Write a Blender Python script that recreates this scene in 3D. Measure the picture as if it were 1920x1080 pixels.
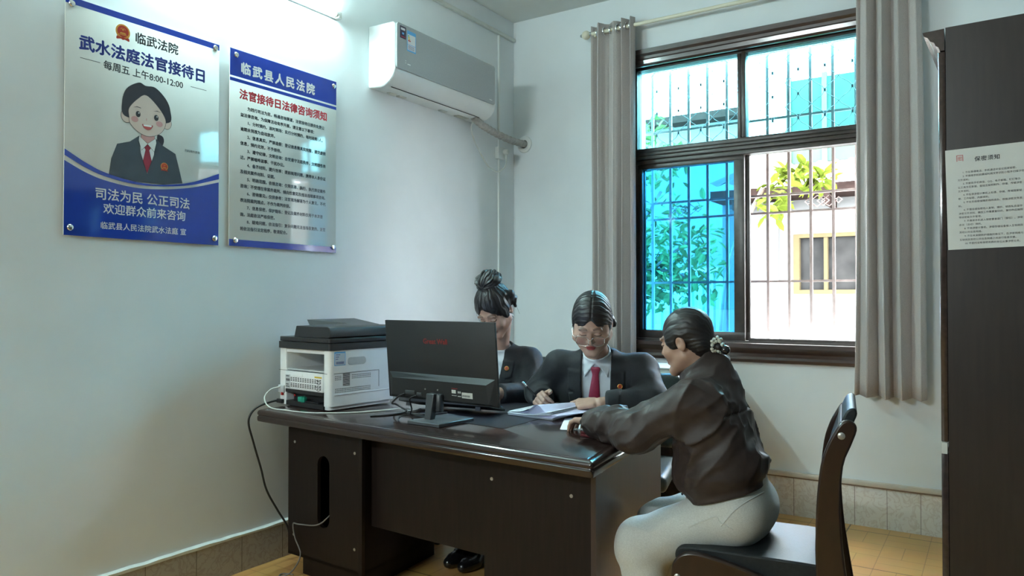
import bpy, bmesh, math, random
import numpy as np
from mathutils import Vector, Matrix, Euler

random.seed(7)
SC = bpy.context.scene
for _o in list(bpy.data.objects):
    bpy.data.objects.remove(_o, do_unlink=True)
COL = SC.collection
R = math.radians

# ------------------------------------------------------------------ camera, world, lights, exposure
cam_d = bpy.data.cameras.new('camera')
cam_d.sensor_width = 36.0
cam_d.lens = 36.0 * 1396.0 / 1920.0
cam_d.clip_start = 0.05
cam = bpy.data.objects.new('camera', cam_d)
COL.objects.link(cam)
cam.location = (2.965, -4.584, 1.27)
cam.rotation_euler = (R(90 + 0.824), 0, R(33.02))
SC.camera = cam

SC.view_settings.view_transform = 'Standard'
SC.view_settings.look = 'None'
SC.view_settings.gamma = 1.0
SC.view_settings.use_curve_mapping = False
SC.view_settings.exposure = 1.10
SC.cycles.use_denoising = True
SC.cycles.max_bounces = 10
SC.cycles.diffuse_bounces = 6
SC.cycles.transparent_max_bounces = 16
SC.cycles.sample_clamp_indirect = 8.0
SC.cycles.caustics_reflective = False
SC.cycles.caustics_refractive = False

SKY_STRENGTH = 34.0
TUBE_STRENGTH = 178.0
FILL_TUBE_STRENGTH = 480.0
world = bpy.data.worlds.new('overcast_sky')
SC.world = world
world.use_nodes = True
_bg = world.node_tree.nodes['Background']
_bg.inputs[0].default_value = (0.82, 0.93, 1.0, 1)
_bg.inputs[1].default_value = SKY_STRENGTH


# ------------------------------------------------------------------ helpers: tagging
def tag(o, label=None, cat=None, group=None, kind=None):
    if label: o['label'] = label
    if cat: o['category'] = cat
    if group: o['group'] = group
    if kind: o['kind'] = kind
    return o


def thing(name, label, cat, loc=(0, 0, 0), rz=0.0, group=None, rot=None):
    o = bpy.data.objects.new(name, None)
    o.empty_display_size = 0.05
    COL.objects.link(o)
    o.location = loc
    o.rotation_euler = rot if rot else (0, 0, rz)
    return tag(o, label, cat, group)


def copy_tree(o, parent=None):
    c = o.copy()
    COL.objects.link(c)
    if parent: c.parent = parent
    for ch in o.children:
        copy_tree(ch, c)
    return c


# ------------------------------------------------------------------ helpers: mesh builder
class MB:
    def __init__(self):
        self.v, self.f, self.m = [], [], []

    def add(self, vs, fs, mat=0):
        n = len(self.v)
        self.v += [tuple(map(float, p)) for p in vs]
        self.f += [tuple(i + n for i in q) for q in fs]
        self.m += [mat] * len(fs)
        return self

    def box(self, x0, x1, y0, y1, z0, z1, mat=0):
        vs = [(x0, y0, z0), (x1, y0, z0), (x1, y1, z0), (x0, y1, z0), (x0, y0, z1), (x1, y0, z1), (x1, y1, z1), (x0, y1, z1)]
        return self.add(vs, [(0, 3, 2, 1), (4, 5, 6, 7), (0, 1, 5, 4), (1, 2, 6, 5), (2, 3, 7, 6), (3, 0, 4, 7)], mat)

    def rbox(self, x0, x1, y0, y1, z0, z1, r=0.005, seg=2, mat=0):
        bm = bmesh.new()
        bmesh.ops.create_cube(bm, size=1.0)
        for v in bm.verts:
            v.co = Vector(((x0 + x1) / 2 + v.co.x * (x1 - x0), (y0 + y1) / 2 + v.co.y * (y1 - y0), (z0 + z1) / 2 + v.co.z * (z1 - z0)))
        bmesh.ops.bevel(bm, geom=list(bm.edges), offset=r, segments=seg, profile=0.5, affect='EDGES')
        return self.from_bm(bm, mat)

    def from_bm(self, bm, mat=0):
        bm.verts.index_update()
        self.add([v.co[:] for v in bm.verts], [tuple(v.index for v in f.verts) for f in bm.faces], mat)
        bm.free()
        return self

    def prism(self, pts, axis, a0, a1, mat=0):
        """polygon pts (2-D, ccw) extruded along axis from a0 to a1; pts fill the two other axes in xyz order"""
        n = len(pts)

        def P(p, a):
            if axis == 'x': return (a, p[0], p[1])
            if axis == 'y': return (p[0], a, p[1])
            return (p[0], p[1], a)
        vs = [P(p, a0) for p in pts] + [P(p, a1) for p in pts]
        fs = [(i, (i + 1) % n, n + (i + 1) % n, n + i) for i in range(n)]
        fs += [tuple(range(n - 1, -1, -1)), tuple(range(n, 2 * n))]
        return self.add(vs, fs, mat)

    def tube(self, pts, r, seg=10, mat=0, caps=True, closed=False):
        pts = [Vector(p) for p in pts]
        n = len(pts)
        rs = r if isinstance(r, (list, tuple)) else [r] * n
        up = Vector((0, 0, 1))
        rings = []
        prev = None
        for i, p in enumerate(pts):
            if closed:
                t = pts[(i + 1) % n] - pts[i - 1]
            else:
                t = pts[min(i + 1, n - 1)] - pts[max(i - 1, 0)]
            t.normalize()
            if prev is None:
                a = up if abs(t.dot(up)) < 0.9 else Vector((1, 0, 0))
                u = (a - t * a.dot(t)).normalized()
            else:
                u = (prev - t * prev.dot(t))
                u = u.normalized() if u.length > 1e-6 else t.orthogonal().normalized()
            prev = u
            w = t.cross(u)
            rings.append([p + (u * math.cos(k * 2 * math.pi / seg) + w * math.sin(k * 2 * math.pi / seg)) * rs[i] for k in range(seg)])
        vs = [q for ring in rings for q in ring]
        fs = []
        for i in range(n if closed else n - 1):
            j = (i + 1) % n
            for k in range(seg):
                l = (k + 1) % seg
                fs.append((i * seg + k, i * seg + l, j * seg + l, j * seg + k))
        if caps and not closed:
            fs.append(tuple(range(seg - 1, -1, -1)))
            fs.append(tuple((n - 1) * seg + k for k in range(seg)))
        return self.add(vs, fs, mat)

    def lathe(self, prof, c=(0, 0, 0), axis='z', seg=24, mat=0):
        """prof: list of (radius, height) along the axis"""
        vs, fs = [], []
        for (r, h) in prof:
            for k in range(seg):
                a = 2 * math.pi * k / seg
                x, y = r * math.cos(a), r * math.sin(a)
                p = {'z': (x, y, h), 'x': (h, x, y), 'y': (y, h, x)}[axis]
                vs.append((p[0] + c[0], p[1] + c[1], p[2] + c[2]))
        n = len(prof)
        for i in range(n - 1):
            for k in range(seg):
                l = (k + 1) % seg
                fs.append((i * seg + k, i * seg + l, (i + 1) * seg + l, (i + 1) * seg + k))
        fs.append(tuple(range(seg - 1, -1, -1)))
        fs.append(tuple((n - 1) * seg + k for k in range(seg)))
        return self.add(vs, fs, mat)

    def xf(self, M):
        self.v = [tuple(M @ Vector(p)) for p in self.v]
        return self

    def build(self, name, mats, parent=None, smooth=True, angle=35, bevel=0.0, loc=None, kind=None):
        me = bpy.data.meshes.new(name)
        me.from_pydata(self.v, [], self.f)
        if not isinstance(mats, (list, tuple)): mats = [mats]
        for m in mats: me.materials.append(m)
        if len(mats) > 1:
            me.polygons.foreach_set('material_index', self.m)
        me.validate()
        bm = bmesh.new(); bm.from_mesh(me)
        bmesh.ops.recalc_face_normals(bm, faces=bm.faces)
        bm.to_mesh(me); bm.free()
        if smooth:
            me.polygons.foreach_set('use_smooth', [True] * len(me.polygons))
            me.set_sharp_from_angle(angle=R(angle))
        me.update()
        o = bpy.data.objects.new(name, me)
        COL.objects.link(o)
        if parent: o.parent = parent
        if loc: o.location = loc
        if kind: o['kind'] = kind
        if bevel > 0:
            b = o.modifiers.new('bevel', 'BEVEL')
            b.width = bevel; b.segments = 2; b.limit_method = 'ANGLE'; b.angle_limit = R(40)
            b.harden_normals = False
        return o


def spline(pts, n=8):
    """Catmull-Rom through pts"""
    P = [Vector(p) for p in pts]
    P = [P[0] * 2 - P[1]] + P + [P[-1] * 2 - P[-2]]
    out = []
    for i in range(1, len(P) - 2):
        for k in range(n):
            t = k / n
            a, b, c, d = P[i - 1], P[i], P[i + 1], P[i + 2]
            out.append(0.5 * ((2 * b) + (c - a) * t + (2 * a - 5 * b + 4 * c - d) * t * t + (3 * b - a - 3 * c + d) * t ** 3))
    out.append(P[-2])
    return out


def arc2(cx, cy, r, a0, a1, n=8):
    return [(cx + r * math.cos(R(a0 + (a1 - a0) * i / n)), cy + r * math.sin(R(a0 + (a1 - a0) * i / n))) for i in range(n + 1)]


def round_rect(x0, x1, y0, y1, r, n=4):
    return arc2(x1 - r, y1 - r, r, 0, 90, n) + arc2(x0 + r, y1 - r, r, 90, 180, n) + arc2(x0 + r, y0 + r, r, 180, 270, n) + arc2(x1 - r, y0 + r, r, 270, 360, n)


# ------------------------------------------------------------------ helpers: materials
MATS = {}


def mat(name, col, rough=0.5, metal=0.0, spec=0.5, noise=0.0, nscale=20.0, bump=0.0, bscale=60.0, coat=0.0, stretch=None, col2=None,
        emit=None, emit_s=0.0, sheen=0.0, vcol=False, sss=0.0, coat_rough=0.1):
    m = bpy.data.materials.new(name)
    m.use_nodes = True
    nt = m.node_tree
    b = nt.nodes['Principled BSDF']
    c = (col[0], col[1], col[2], 1)
    b.inputs['Base Color'].default_value = c
    b.inputs['Roughness'].default_value = rough
    b.inputs['Metallic'].default_value = metal
    b.inputs['Specular IOR Level'].default_value = spec
    b.inputs['Coat Weight'].default_value = coat
    b.inputs['Coat Roughness'].default_value = coat_rough
    b.inputs['Sheen Weight'].default_value = sheen
    if sss:
        b.inputs['Subsurface Weight'].default_value = sss
        b.inputs['Subsurface Radius'].default_value = (0.010, 0.004, 0.002)
    if emit:
        b.inputs['Emission Color'].default_value = (*emit, 1)
        b.inputs['Emission Strength'].default_value = emit_s
    tc = nt.nodes.new('ShaderNodeTexCoord')
    vec = tc.outputs['Object']
    if stretch:
        mp = nt.nodes.new('ShaderNodeMapping')
        mp.inputs['Scale'].default_value = stretch
        nt.links.new(vec, mp.inputs['Vector'])
        vec = mp.outputs['Vector']
    base_sock = None
    if vcol:
        at = nt.nodes.new('ShaderNodeAttribute'); at.attribute_name = 'tint'
        base_sock = at.outputs['Color']
    if noise > 0 or col2:
        n = nt.nodes.new('ShaderNodeTexNoise')
        n.inputs['Scale'].default_value = nscale
        n.inputs['Detail'].default_value = 5.0
        nt.links.new(vec, n.inputs['Vector'])
        mx = nt.nodes.new('ShaderNodeMix'); mx.data_type = 'RGBA'
        rp = nt.nodes.new('ShaderNodeValToRGB')
        rp.color_ramp.elements[0].position = 0.35; rp.color_ramp.elements[1].position = 0.65
        nt.links.new(n.outputs['Fac'], rp.inputs['Fac'])
        nt.links.new(rp.outputs['Color'], mx.inputs['Factor'])
        d = col2 if col2 else tuple(max(0, k * (1 - noise)) for k in col)
        mx.inputs['A'].default_value = c
        mx.inputs['B'].default_value = (d[0], d[1], d[2], 1)
        if base_sock:
            ml = nt.nodes.new('ShaderNodeMix'); ml.data_type = 'RGBA'; ml.blend_type = 'MULTIPLY'
            ml.inputs['Factor'].default_value = 1.0
            nt.links.new(mx.outputs['Result'], ml.inputs['A']); nt.links.new(base_sock, ml.inputs['B'])
            base_sock = ml.outputs['Result']
        else:
            base_sock = mx.outputs['Result']
    if base_sock: nt.links.new(base_sock, b.inputs['Base Color'])
    if bump > 0:
        n2 = nt.nodes.new('ShaderNodeTexNoise')
        n2.inputs['Scale'].default_value = bscale
        n2.inputs['Detail'].default_value = 4.0
        nt.links.new(vec, n2.inputs['Vector'])
        bp = nt.nodes.new('ShaderNodeBump')
        bp.inputs['Strength'].default_value = min(1.0, bump)
        bp.inputs['Distance'].default_value = 0.004
        nt.links.new(n2.outputs['Fac'], bp.inputs['Height'])
        nt.links.new(bp.outputs['Normal'], b.inputs['Normal'])
    MATS[name] = m
    return m


def glass_mat(name, tint, ior=1.45, rough=0.02):
    m = bpy.data.materials.new(name)
    m.use_nodes = True
    nt = m.node_tree
    nt.nodes.clear()
    out = nt.nodes.new('ShaderNodeOutputMaterial')
    tr = nt.nodes.new('ShaderNodeBsdfTransparent'); tr.inputs['Color'].default_value = (*tint, 1)
    gl = nt.nodes.new('ShaderNodeBsdfGlossy'); gl.inputs['Roughness'].default_value = rough
    n = nt.nodes.new('ShaderNodeTexNoise'); n.inputs['Scale'].default_value = 3.0
    fr = nt.nodes.new('ShaderNodeFresnel'); fr.inputs['IOR'].default_value = ior
    mx = nt.nodes.new('ShaderNodeMixShader')
    nt.links.new(fr.outputs[0], mx.inputs['Fac'])
    nt.links.new(tr.outputs[0], mx.inputs[1]); nt.links.new(gl.outputs[0], mx.inputs[2])
    nt.links.new(mx.outputs[0], out.inputs['Surface'])
    MATS[name] = m
    return m


# ------------------------------------------------------------------ helpers: lettering
def text_mesh(s, size, align='LEFT', bold=0.0, spacing=1.0, line=1.0, sx=1.0, thick=0.0004):
    """lettering as a mesh in the xy plane, reading along +x, facing +z"""
    cu = bpy.data.curves.new('lettering', 'FONT')
    cu.body = s
    cu.size = size
    cu.align_x = align
    cu.space_character = spacing
    cu.space_line = line
    cu.resolution_u = 2
    cu.extrude = thick
    o = bpy.data.objects.new('lettering', cu)
    COL.objects.link(o)
    bpy.context.view_layer.update()
    dg = bpy.context.evaluated_depsgraph_get()
    me = bpy.data.meshes.new_from_object(o.evaluated_get(dg))
    bpy.data.objects.remove(o, do_unlink=True)
    bpy.data.curves.remove(cu)
    if sx != 1.0:
        me.transform(Matrix.Diagonal((sx, 1, 1, 1)))
    if bold > 0:
        vs, fs = [], []
        for (dx, dy, dz) in ((-bold, 0, 0), (bold, 0, 1e-5), (0, -bold, 2e-5), (0, bold, 3e-5)):
            n = len(vs)
            vs += [(v.co.x + dx, v.co.y + dy, v.co.z + dz) for v in me.vertices]
            fs += [tuple(i + n for i in q.vertices) for q in me.polygons]
        bpy.data.meshes.remove(me)
        me = bpy.data.meshes.new('lettering'); me.from_pydata(vs, [], fs); me.update()
    return me


def place_text(name, me, m, parent, M):
    """M maps (x right, y up, z out) of the lettering into the parent's space"""
    me.transform(M)
    me.materials.clear(); me.materials.append(m)
    o = bpy.data.objects.new(name, me)
    COL.objects.link(o)
    o.parent = parent
    return o


def frame(origin, right, up):
    r = Vector(right).normalized(); u = Vector(up).normalized(); n = r.cross(u)
    return Matrix(((r.x, u.x, n.x, origin[0]), (r.y, u.y, n.y, origin[1]), (r.z, u.z, n.z, origin[2]), (0, 0, 0, 1)))

# ------------------------------------------------------------------ materials
mat('wall_paint', (0.745, 0.785, 0.805), rough=0.75, noise=0.05, nscale=3.0, bump=0.25, bscale=9.0)
mat('wall_bounce_cut', (0.125, 0.135, 0.145), rough=0.6, noise=0.2, nscale=4, stretch=(1, 1, .2))  # no real panelling: unseen walls darkened to cut bounced light
mat('ceiling_paint', (0.66, 0.68, 0.66), rough=0.85, noise=0.06, nscale=4.0)
mat('dark_frame', (0.045, 0.034, 0.028), rough=0.35, noise=0.3, nscale=30)
mat('casing_wood', (0.060, 0.036, 0.030), rough=0.30, noise=0.35, nscale=14, stretch=(1, 8, 8), coat=0.3)
mat('grille_paint', (0.34, 0.26, 0.235), rough=0.6, spec=0.15, noise=0.2, nscale=25)
mat('mesh_wire', (0.10, 0.09, 0.09), rough=0.5)
glass_mat('blue_glass', (0.42, 0.77, 0.93))
glass_mat('pale_blue_glass', (0.50, 0.86, 0.93))
glass_mat('clear_glass', (0.98, 0.985, 0.985), ior=1.22)
mat('white_plastic', (0.72, 0.74, 0.72), rough=0.4, noise=0.03)
mat('aged_plastic', (0.62, 0.64, 0.60), rough=0.5, noise=0.08)
mat('curtain_cloth', (0.52, 0.475, 0.455), rough=0.9, noise=0.18, nscale=160, bump=0.3, bscale=260, stretch=(1, 1, 3), sheen=0.1)
mat('rod_cream', (0.70, 0.66, 0.52), rough=0.35, noise=0.05)
mat('chrome', (0.75, 0.75, 0.76), rough=0.18, metal=1.0, noise=0.05)
mat('dark_hole', (0.012, 0.011, 0.011), rough=0.9, noise=0.2)


def floor_material():
    m = bpy.data.materials.new('parquet_tile'); m.use_nodes = True
    nt = m.node_tree; b = nt.nodes['Principled BSDF']
    tc = nt.nodes.new('ShaderNodeTexCoord')
    mp = nt.nodes.new('ShaderNodeMapping'); mp.inputs['Rotation'].default_value = (0, 0, R(0)); mp.inputs['Location'].default_value = (0.13, 0.11, 0)
    nt.links.new(tc.outputs['Object'], mp.inputs['Vector'])

    def brick(scale, w, h, off, mortar, rot, c1, c2, cm):
        m2 = nt.nodes.new('ShaderNodeMapping'); m2.inputs['Rotation'].default_value = (0, 0, R(rot))
        nt.links.new(mp.outputs['Vector'], m2.inputs['Vector'])
        n = nt.nodes.new('ShaderNodeTexBrick')
        n.offset = off; n.offset_frequency = 2; n.squash = 1.0
        n.inputs['Scale'].default_value = scale; n.inputs['Mortar Size'].default_value = mortar
        n.inputs['Brick Width'].default_value = w; n.inputs['Row Height'].default_value = h
        n.inputs['Color1'].default_value = (*c1, 1); n.inputs['Color2'].default_value = (*c2, 1); n.inputs['Mortar'].default_value = (*cm, 1)
        nt.links.new(m2.outputs['Vector'], n.inputs['Vector'])
        return n
    ca, cb, cm = (0.74, 0.41, 0.135), (0.69, 0.375, 0.12), (0.47, 0.24, 0.08)
    b1 = brick(1.0, 0.20, 0.10, 0.0, 0.0022, 0, ca, cb, cm)
    b2 = brick(1.0, 0.20, 0.10, 0.0, 0.0022, 90, ca, cb, cm)
    ch = nt.nodes.new('ShaderNodeTexChecker'); ch.inputs['Scale'].default_value = 1 / 0.20
    nt.links.new(mp.outputs['Vector'], ch.inputs['Vector'])
    mx = nt.nodes.new('ShaderNodeMix'); mx.data_type = 'RGBA'
    nt.links.new(ch.outputs['Fac'], mx.inputs['Factor']); nt.links.new(b1.outputs['Color'], mx.inputs['A']); nt.links.new(b2.outputs['Color'], mx.inputs['B'])
    g = brick(1.0, 0.60, 0.60, 0.0, 0.004, 0, (1, 1, 1), (0.88, 0.88, 0.88), (0.22, 0.18, 0.14))
    ml = nt.nodes.new('ShaderNodeMix'); ml.data_type = 'RGBA'; ml.blend_type = 'MULTIPLY'; ml.inputs['Factor'].default_value = 1
    nt.links.new(mx.outputs['Result'], ml.inputs['A']); nt.links.new(g.outputs['Color'], ml.inputs['B'])
    ns = nt.nodes.new('ShaderNodeTexNoise'); ns.inputs['Scale'].default_value = 5
    nt.links.new(mp.outputs['Vector'], ns.inputs['Vector'])
    m3 = nt.nodes.new('ShaderNodeMix'); m3.data_type = 'RGBA'; m3.blend_type = 'MULTIPLY'; m3.inputs['Factor'].default_value = 0.35
    nt.links.new(ml.outputs['Result'], m3.inputs['A']); nt.links.new(ns.outputs['Color'], m3.inputs['B'])
    nt.links.new(m3.outputs['Result'], b.inputs['Base Color'])
    b.inputs['Roughness'].default_value = 0.28
    MATS['parquet_tile'] = m


def tile_material(name, base, vein, joint, axis_w, tile):
    """skirting tiles with vertical joints every `tile` metres along the object's own x or y, faint flower-like veins"""
    m = bpy.data.materials.new(name); m.use_nodes = True
    nt = m.node_tree; b = nt.nodes['Principled BSDF']
    tc = nt.nodes.new('ShaderNodeTexCoord')
    sep = nt.nodes.new('ShaderNodeSeparateXYZ'); nt.links.new(tc.outputs['Object'], sep.inputs[0])
    dv = nt.nodes.new('ShaderNodeMath'); dv.operation = 'DIVIDE'; dv.inputs[1].default_value = tile
    nt.links.new(sep.outputs[axis_w], dv.inputs[0])
    fr = nt.nodes.new('ShaderNodeMath'); fr.operation = 'FRACT'; nt.links.new(dv.outputs[0], fr.inputs[0])
    lt = nt.nodes.new('ShaderNodeMath'); lt.operation = 'LESS_THAN'; lt.inputs[1].default_value = 0.016
    nt.links.new(fr.outputs[0], lt.inputs[0])
    n = nt.nodes.new('ShaderNodeTexNoise'); n.inputs['Scale'].default_value = 16; n.inputs['Detail'].default_value = 8; n.inputs['Distortion'].default_value = 1.5
    nt.links.new(tc.outputs['Object'], n.inputs['Vector'])
    rp = nt.nodes.new('ShaderNodeValToRGB')
    rp.color_ramp.elements[0].position = 0.44; rp.color_ramp.elements[0].color = (*base, 1)
    e = rp.color_ramp.elements.new(0.50); e.color = (*vein, 1)
    rp.color_ramp.elements[-1].position = 0.56; rp.color_ramp.elements[-1].color = (*base, 1)
    nt.links.new(n.outputs['Fac'], rp.inputs['Fac'])
    mx = nt.nodes.new('ShaderNodeMix'); mx.data_type = 'RGBA'
    nt.links.new(lt.outputs[0], mx.inputs['Factor']); nt.links.new(rp.outputs['Color'], mx.inputs['A']); mx.inputs['B'].default_value = (*joint, 1)
    nt.links.new(mx.outputs['Result'], b.inputs['Base Color'])
    b.inputs['Roughness'].default_value = 0.3
    MATS[name] = m


floor_material()
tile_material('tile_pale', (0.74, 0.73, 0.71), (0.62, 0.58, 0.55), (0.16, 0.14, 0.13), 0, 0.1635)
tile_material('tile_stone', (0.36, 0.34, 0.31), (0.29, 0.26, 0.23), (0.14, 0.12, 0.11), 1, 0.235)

# ------------------------------------------------------------------ the room
RW, RY, RH = 3.40, -7.20, 3.30
WX0, WX1, WZ0, WZ1 = 0.935, 2.40, 0.965, 2.83     # opening in the window wall


def struct(name, mb, m, **k):
    o = mb.build(name, m, **k); o['kind'] = 'structure'; return o


struct('floor', MB().box(-0.24, RW + 0.2, RY - 0.2, 0.24, -0.10, 0.0), MATS['parquet_tile'], smooth=False)
struct('ceiling', MB().box(-0.24, RW + 0.2, RY - 0.2, 0.24, RH, RH + 0.12), MATS['ceiling_paint'], smooth=False)
struct('wall_left', MB().box(-0.24, 0.0, RY - 0.2, 0.24, 0, RH), MATS['wall_paint'], smooth=False)
struct('wall_right', MB().box(RW, RW + 0.2, -2.0, 0.24, 0, RH), MATS['wall_paint'], smooth=False)
struct('wall_right_darkened', MB().box(RW, RW + 0.2, RY - 0.2, -2.0, 0, RH), MATS['wall_bounce_cut'], smooth=False)
wf_ = MB()
FX0, FX1, FZ1 = 1.10, 2.05, 2.10        # closed door in the wall behind the camera
wf_.box(0, FX0, RY - 0.2, RY, 0, RH).box(FX1, RW, RY - 0.2, RY, 0, RH).box(FX0, FX1, RY - 0.2, RY, FZ1, RH)
struct('wall_front', wf_, MATS['wall_bounce_cut'], smooth=False)
struct('door_1', MB().box(FX0, FX1, RY - 0.12, RY - 0.07, 0.005, FZ1), MATS['casing_wood'], smooth=False)
struct('added_sky_block', MB().box(-0.24, RW + 0.2, RY - 0.2, 0.24, RH + 0.12, 7.0), MATS['wall_paint'], smooth=False)  # unseen block added overhead to keep sky light off the facade opposite
wb = MB()
wb.box(0, WX0, 0, 0.24, 0, RH); wb.box(WX1, RW, 0, 0.24, 0, RH)
wb.box(WX0, WX1, 0, 0.24, 0, WZ0); wb.box(WX0, WX1, 0, 0.24, WZ1, RH)
struct('wall_back', wb, MATS['wall_paint'], smooth=False)

# skirting
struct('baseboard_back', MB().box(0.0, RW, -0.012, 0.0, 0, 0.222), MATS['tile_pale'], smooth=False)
mat('ledge_tile', (0.62, 0.57, 0.51), rough=0.35, noise=0.12, nscale=12)
mat('ledge_line', (0.24, 0.17, 0.13), rough=0.4, noise=0.2)
lb = MB().rbox(0.0, RW, -0.022, 0.0, 0.226, 0.254, r=0.004, mat=0).box(0.0, RW, -0.017, 0, 0.218, 0.228, mat=1)
struct('trim_1', lb, [MATS['ledge_tile'], MATS['ledge_line']])
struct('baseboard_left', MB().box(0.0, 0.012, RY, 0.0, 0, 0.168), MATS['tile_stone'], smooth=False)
mat('ledge_plaster', (0.66, 0.71, 0.69), rough=0.6, noise=0.12, nscale=30, bump=0.5, bscale=40)
lp = MB()
n = 120
ys = [RY + (0 - RY) * i / n for i in range(n + 1)]
rng = random.Random(3)
pro = []
for i in range(n + 1):
    w = 0.017 + rng.uniform(-0.003, 0.003); zz = 0.178 + rng.uniform(-0.003, 0.003)
    pro.append([(0, ys[i], 0.163 + rng.uniform(-.002, .002)), (w, ys[i], 0.164), (w + .001, ys[i], zz - 0.003), (w * 0.5, ys[i], zz), (0, ys[i], zz + 0.004)])
vs = [p for q in pro for p in q]
lp.add(vs, [(i * 5 + k, (i + 1) * 5 + k, (i + 1) * 5 + k + 1, i * 5 + k + 1) for i in range(n) for k in range(4)])
struct('trim_2', lp, MATS['ledge_plaster'], angle=60)

# surface trunking on the left wall
struct('trim_3', MB().rbox(0.0, 0.022, RY, -0.008, 3.150, 3.176, r=0.004), MATS['aged_plastic'])
tv = MB().rbox(0.0, 0.013, -0.212, -0.194, 2.345, 3.150, r=0.003)
tv.rbox(0.0, 0.013, -0.212, -0.194, 0.19, 2.262, r=0.003)
struct('trim_4', tv, MATS['white_plastic'])

# ------------------------------------------------------------------ window
win = bpy.data.objects.new('window_1', None); COL.objects.link(win); win['kind'] = 'structure'
win['label'] = 'dark brown sliding window with blue panes, right half slid open'
cs = MB()
# top casing: stepped moulding
prof = [(0.0, 2.800), (-0.018, 2.800), (-0.030, 2.812), (-0.034, 2.835), (-0.026, 2.846), (-0.030, 2.862), (-0.044, 2.876), (-0.046, 2.905), (0.0, 2.905)]
cs.prism(prof, 'x', 0.885, 2.45)
prof = [(0.0, 0.888), (-0.022, 0.888), (-0.026, 0.905), (-0.016, 0.920), (-0.018, 0.940), (-0.036, 0.962), (-0.052, 0.975), (-0.052, 1.000), (0.03, 1.000), (0.03, 0.888)]
cs.prism(prof, 'x', 0.885, 2.45)
for x0, x1 in ((0.885, 0.955), (2.375, 2.45)):
    cs.rbox(x0, x1, -0.030, 0.0, 1.0, 2.80, r=0.006)
cs.build('window_casing', MATS['casing_wood'], win, angle=30)
fr = MB()
fr.box(WX0, WX1, 0.035, 0.110, 2.790, 2.83); fr.box(WX0, WX1, 0.03, 0.115, 0.985, 1.010)
fr.box(WX0, 0.962, 0.035, 0.11, 1.0, 2.80); fr.box(2.372, WX1, 0.035, 0.11, 1.0, 2.80)
# transom with grooves
for z0, z1, y0 in ((2.160, 2.188, 0.030), (2.190, 2.214, 0.022), (2.216, 2.236, 0.022), (2.238, 2.266, 0.030)):
    fr.rbox(WX0, WX1, y0, 0.115, z0, z1, r=0.003)
fr.rbox(1.628, 1.650, 0.040, 0.105, 2.266, 2.80, r=0.003); fr.rbox(1.655, 1.680, 0.030, 0.105, 2.266, 2.80, r=0.004)
# track rails below the open half
fr.box(1.69, WX1, 0.042, 0.047, 1.010, 1.026); fr.box(1.69, WX1, 0.088, 0.093, 1.010, 1.026)
fr.build('window_frame', MATS['dark_frame'], win, angle=30)
for nm, y0, x0, x1 in (('sash_frame', 0.045, 0.962, 1.668), ('sash_frame', 0.082, 0.964, 1.690)):
    s = MB()
    s.rbox(x0, x1, y0, y0 + 0.028, 1.012, 1.064, r=0.003); s.rbox(x0, x1, y0, y0 + 0.028, 2.130, 2.165, r=0.003)
    s.rbox(x0, x0 + 0.030, y0, y0 + 0.028, 1.06, 2.135, r=0.003); s.rbox(x1 - 0.066, x1, y0, y0 + 0.028, 1.06, 2.135, r=0.003)
    so = s.build(nm, MATS['dark_frame'], win, angle=30)
    MB().box(x0 + 0.02, x1 - 0.05, y0 + 0.012, y0 + 0.017, 1.055, 2.14).build('pane', MATS['blue_glass'], so, smooth=False)
for x0, x1 in ((0.962, 1.630), (1.676, 2.374)):
    MB().box(x0, x1, 0.068, 0.073, 2.262, 2.795).build('pane', MATS['pale_blue_glass'], win, smooth=False)

# ------------------------------------------------------------------ security grille outside the window
gr = thing('security_grille', 'brown painted metal security bars with diamond ornaments outside the window', 'window grille', (1.61, 0.32, 0.97))
GY = 0.0
for z_ in (1.0, 2.85):
    for x_ in (-.75, 0.78):
        MB().tube([(x_, -0.0795, z_ - .97), (x_, 0.0, z_ - .97)], .010, seg=8).build("wall_stub", MATS["grille_paint"], gr)
for k in range(13):
    x = 0.956 + 0.1308 * (k - 1) - 1.61
    MB().box(x - 0.0085, x + 0.0085, -0.0085, 0.0085, -0.03, 1.93).build('vertical_bar', MATS['grille_paint'], gr, smooth=False)
for z in (0.993, 1.381, 1.820, 1.934, 2.426, 2.858):
    MB().box(-0.82, 0.86, -0.004, 0.014, z - 0.97 - 0.007, z - 0.97 + 0.007).build('horizontal_bar', MATS['grille_paint'], gr, smooth=False)
for cx in (1.19, 2.0735):
    d = MB()
    for (ox, hw, hh) in ((-0.035, 0.045, 0.036), (0.035, 0.045, 0.036), (0, 0.035, 0.030), (-0.088, 0.020, 0.018), (0.088, 0.020, 0.018)):
        q = [(ox - hw, 0), (ox, hh), (ox + hw, 0), (ox, -hh)]
        d.tube([(cx - 1.61 + a, 0.002, 1.877 - 0.97 + b) for a, b in q], 0.0045, seg=4, closed=True)
    d.build('diamond_ornament', MATS['grille_paint'], gr, smooth=False)
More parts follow.
